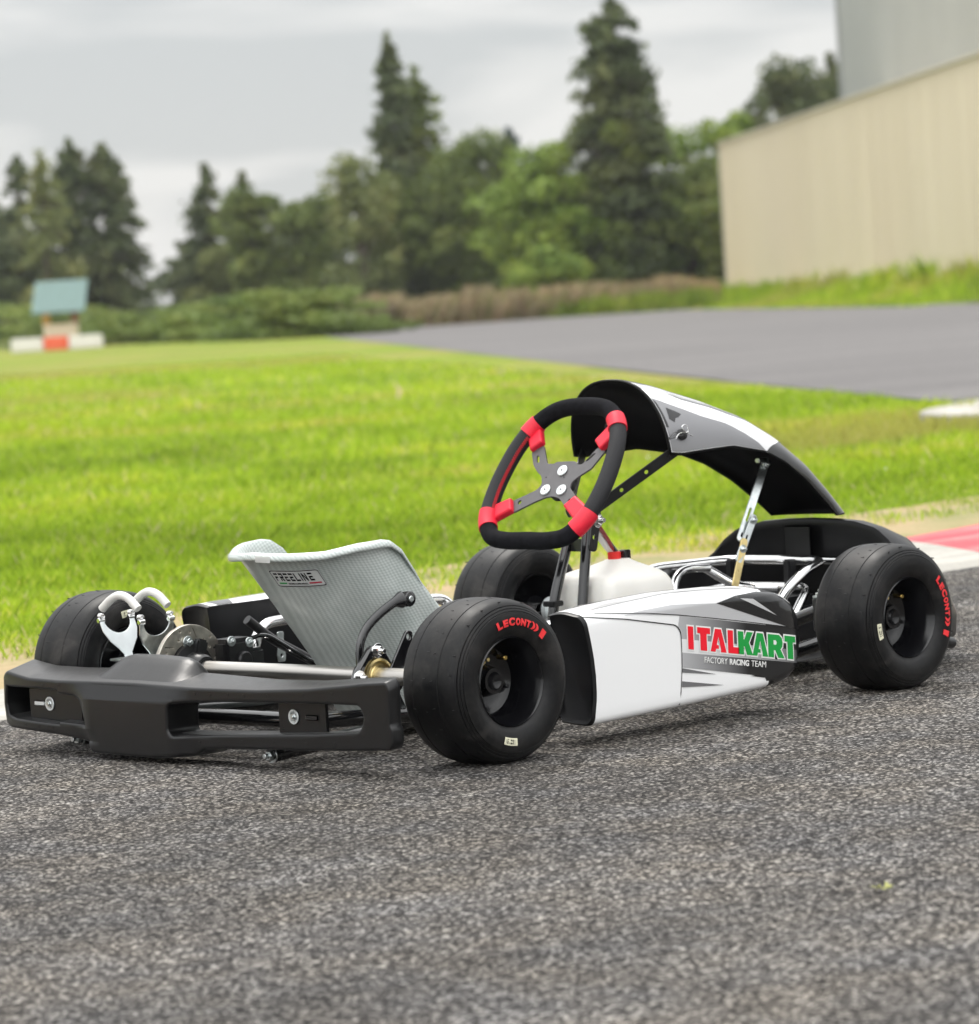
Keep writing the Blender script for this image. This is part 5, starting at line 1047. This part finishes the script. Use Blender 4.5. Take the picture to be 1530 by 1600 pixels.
me = raw_mesh('wall_grass', blades(px_[:, 0], px_[:, 1], hh, rng.uniform(.03, .07, 26000), .5, np.clip(.26 - dd * .075, 0, .5)), 4, grm, np.clip(rng.normal(.45, .22, 26000), 0, 1)); tag(link(me, 'wall_grass', grm, smooth=0), kind='stuff')

# wood that goes on to the left, beyond the edge of the picture
cs = []
for i in range(46):
    px = -120 - i * 70 + random.uniform(-25, 25); d = random.uniform(165, 200); x, y = at_px(px, d); H_ = random.uniform(5.5, 10); W_ = random.uniform(2.6, 4.2); n2 = 1500; f = rng.random(n2); a = rng.uniform(0, 6.28, n2); rr2 = W_ * (1 - f) ** .55 * rng.uniform(.3, 1.05, n2)
    cs.append(np.stack([x + np.cos(a) * rr2, y + np.sin(a) * rr2, H_ * f - .2], 1))
cen = np.concatenate(cs); me = raw_mesh('far_wood', leaves(cen, .30), 4, DK, np.clip(rng.normal(.45, .25, len(cen)), 0, 1)); tag(link(me, 'far_wood', DK, smooth=0), kind='stuff')
# ---- marshal hut with green roof and the painted concrete blocks in front of it
hr = Vector((.717, -.697, 0)); hf = Vector((.697, .717, 0)); H0 = Vector((68.75, 88.85, 0)) + hf * .6
hut = empty('marshal_hut', H0, label='small hut with sloping green metal roof on the far side of the field', cat='hut')
def hb_(u0, u1, d0, d1, z0, z1, nm, m_, par=hut):
    poly = [H0 + hr * u0 + hf * d0, H0 + hr * u1 + hf * d0, H0 + hr * u1 + hf * d1, H0 + hr * u0 + hf * d1]; return prism(poly, z0, z1, nm, m_, par)
cream = mat('cream_panel', (.62, .54, .40), .7, vary=.05); wood = mat('orange_timber', (.50, .28, .07), .7, vary=.15, vscale=9); wood2 = mat('red_brown_timber', (.22, .10, .06), .7, vary=.15, vscale=9)
hb_(-.50, .50, 0, 1.1, 0, .80, 'lower_wall', cream)
for u, m_ in ((-.52, wood), (.38, wood2)): hb_(u, u + .12, .02, .14, .80, 1.30, 'post', m_); hb_(u, u + .12, 1.0, 1.1, .80, 1.62, 'post', m_)
rb = bmesh.new(); roofm = mat('green_metal_roof', (.12, .20, .185), .6, 0, vary=.08, vscale=5)
for i in range(26):
    u0 = -.80 + 1.66 * i / 26; u1 = u0 + 1.66 / 26; k = .02 if i % 2 else 0
    q = [H0 + hr * u0 - hf * .35 + Vector((0, 0, 1.13 + k)), H0 + hr * u1 - hf * .35 + Vector((0, 0, 1.13 + k)), H0 + hr * (u1 + .05) + hf * .75 + Vector((0, 0, 2.10 + k)), H0 + hr * (u0 + .05) + hf * .75 + Vector((0, 0, 2.10 + k))]
    lo = [rb.verts.new(a) for a in q]; hi = [rb.verts.new(a + Vector((0, 0, .05))) for a in q]; rb.faces.new(lo[::-1]); rb.faces.new(hi)
    for a in range(4): rb.faces.new((lo[a], lo[(a + 1) % 4], hi[(a + 1) % 4], hi[a]))
from_bm(rb, 'roof', roofm, hut, smooth=10)
hb_(.80, .86, -.30, .80, 1.15, 1.30, 'roof_trim', wood2) if False else None
for u0, u1, m_, lb in ((-1.42, -.42, mat('white_concrete', (.72, .70, .66), .8, vary=.08), 'white concrete block at the left end in front of the hut'), (-.40, .36, mat('orange_red_paint', (.75, .13, .06), .6, vary=.06), 'orange-red block between two white ones in front of the hut'), (.38, 1.42, mat('white_concrete'), 'white concrete block at the right end in front of the hut')):
    c0 = H0 + hr * ((u0 + u1) / 2) - hf * .9; o = box((0, 0, .20), (u1 - u0, .45, .42), .04, rotz(math.atan2(hr.y, hr.x))); o.transform(Matrix.Translation(c0)); tag(from_bm(o, 'concrete_block', m_, smooth=30), lb, 'block', 'painted blocks in front of the hut')

# ---- damp air between the kart and the trees
bm = bmesh.new(); bmesh.ops.create_cube(bm, size=1); bmesh.ops.scale(bm, vec=(1560, 1800, 22.5), verts=bm.verts); bmesh.ops.translate(bm, verts=bm.verts, vec=(721, 601, 9.0))
hz_ = bpy.data.materials.new('damp_air'); hz_.use_nodes = True; hn = hz_.node_tree.nodes; hl = hz_.node_tree.links; hn.remove(hn['Principled BSDF']); pv = hn.new('ShaderNodeVolumePrincipled'); pv.inputs['Color'].default_value = (.93, .95, .97, 1); pv.inputs['Density'].default_value = .0002; hl.new(pv.outputs[0], hn['Material Output'].inputs['Volume'])
tag(from_bm(bm, 'haze', hz_, smooth=0), kind='stuff')
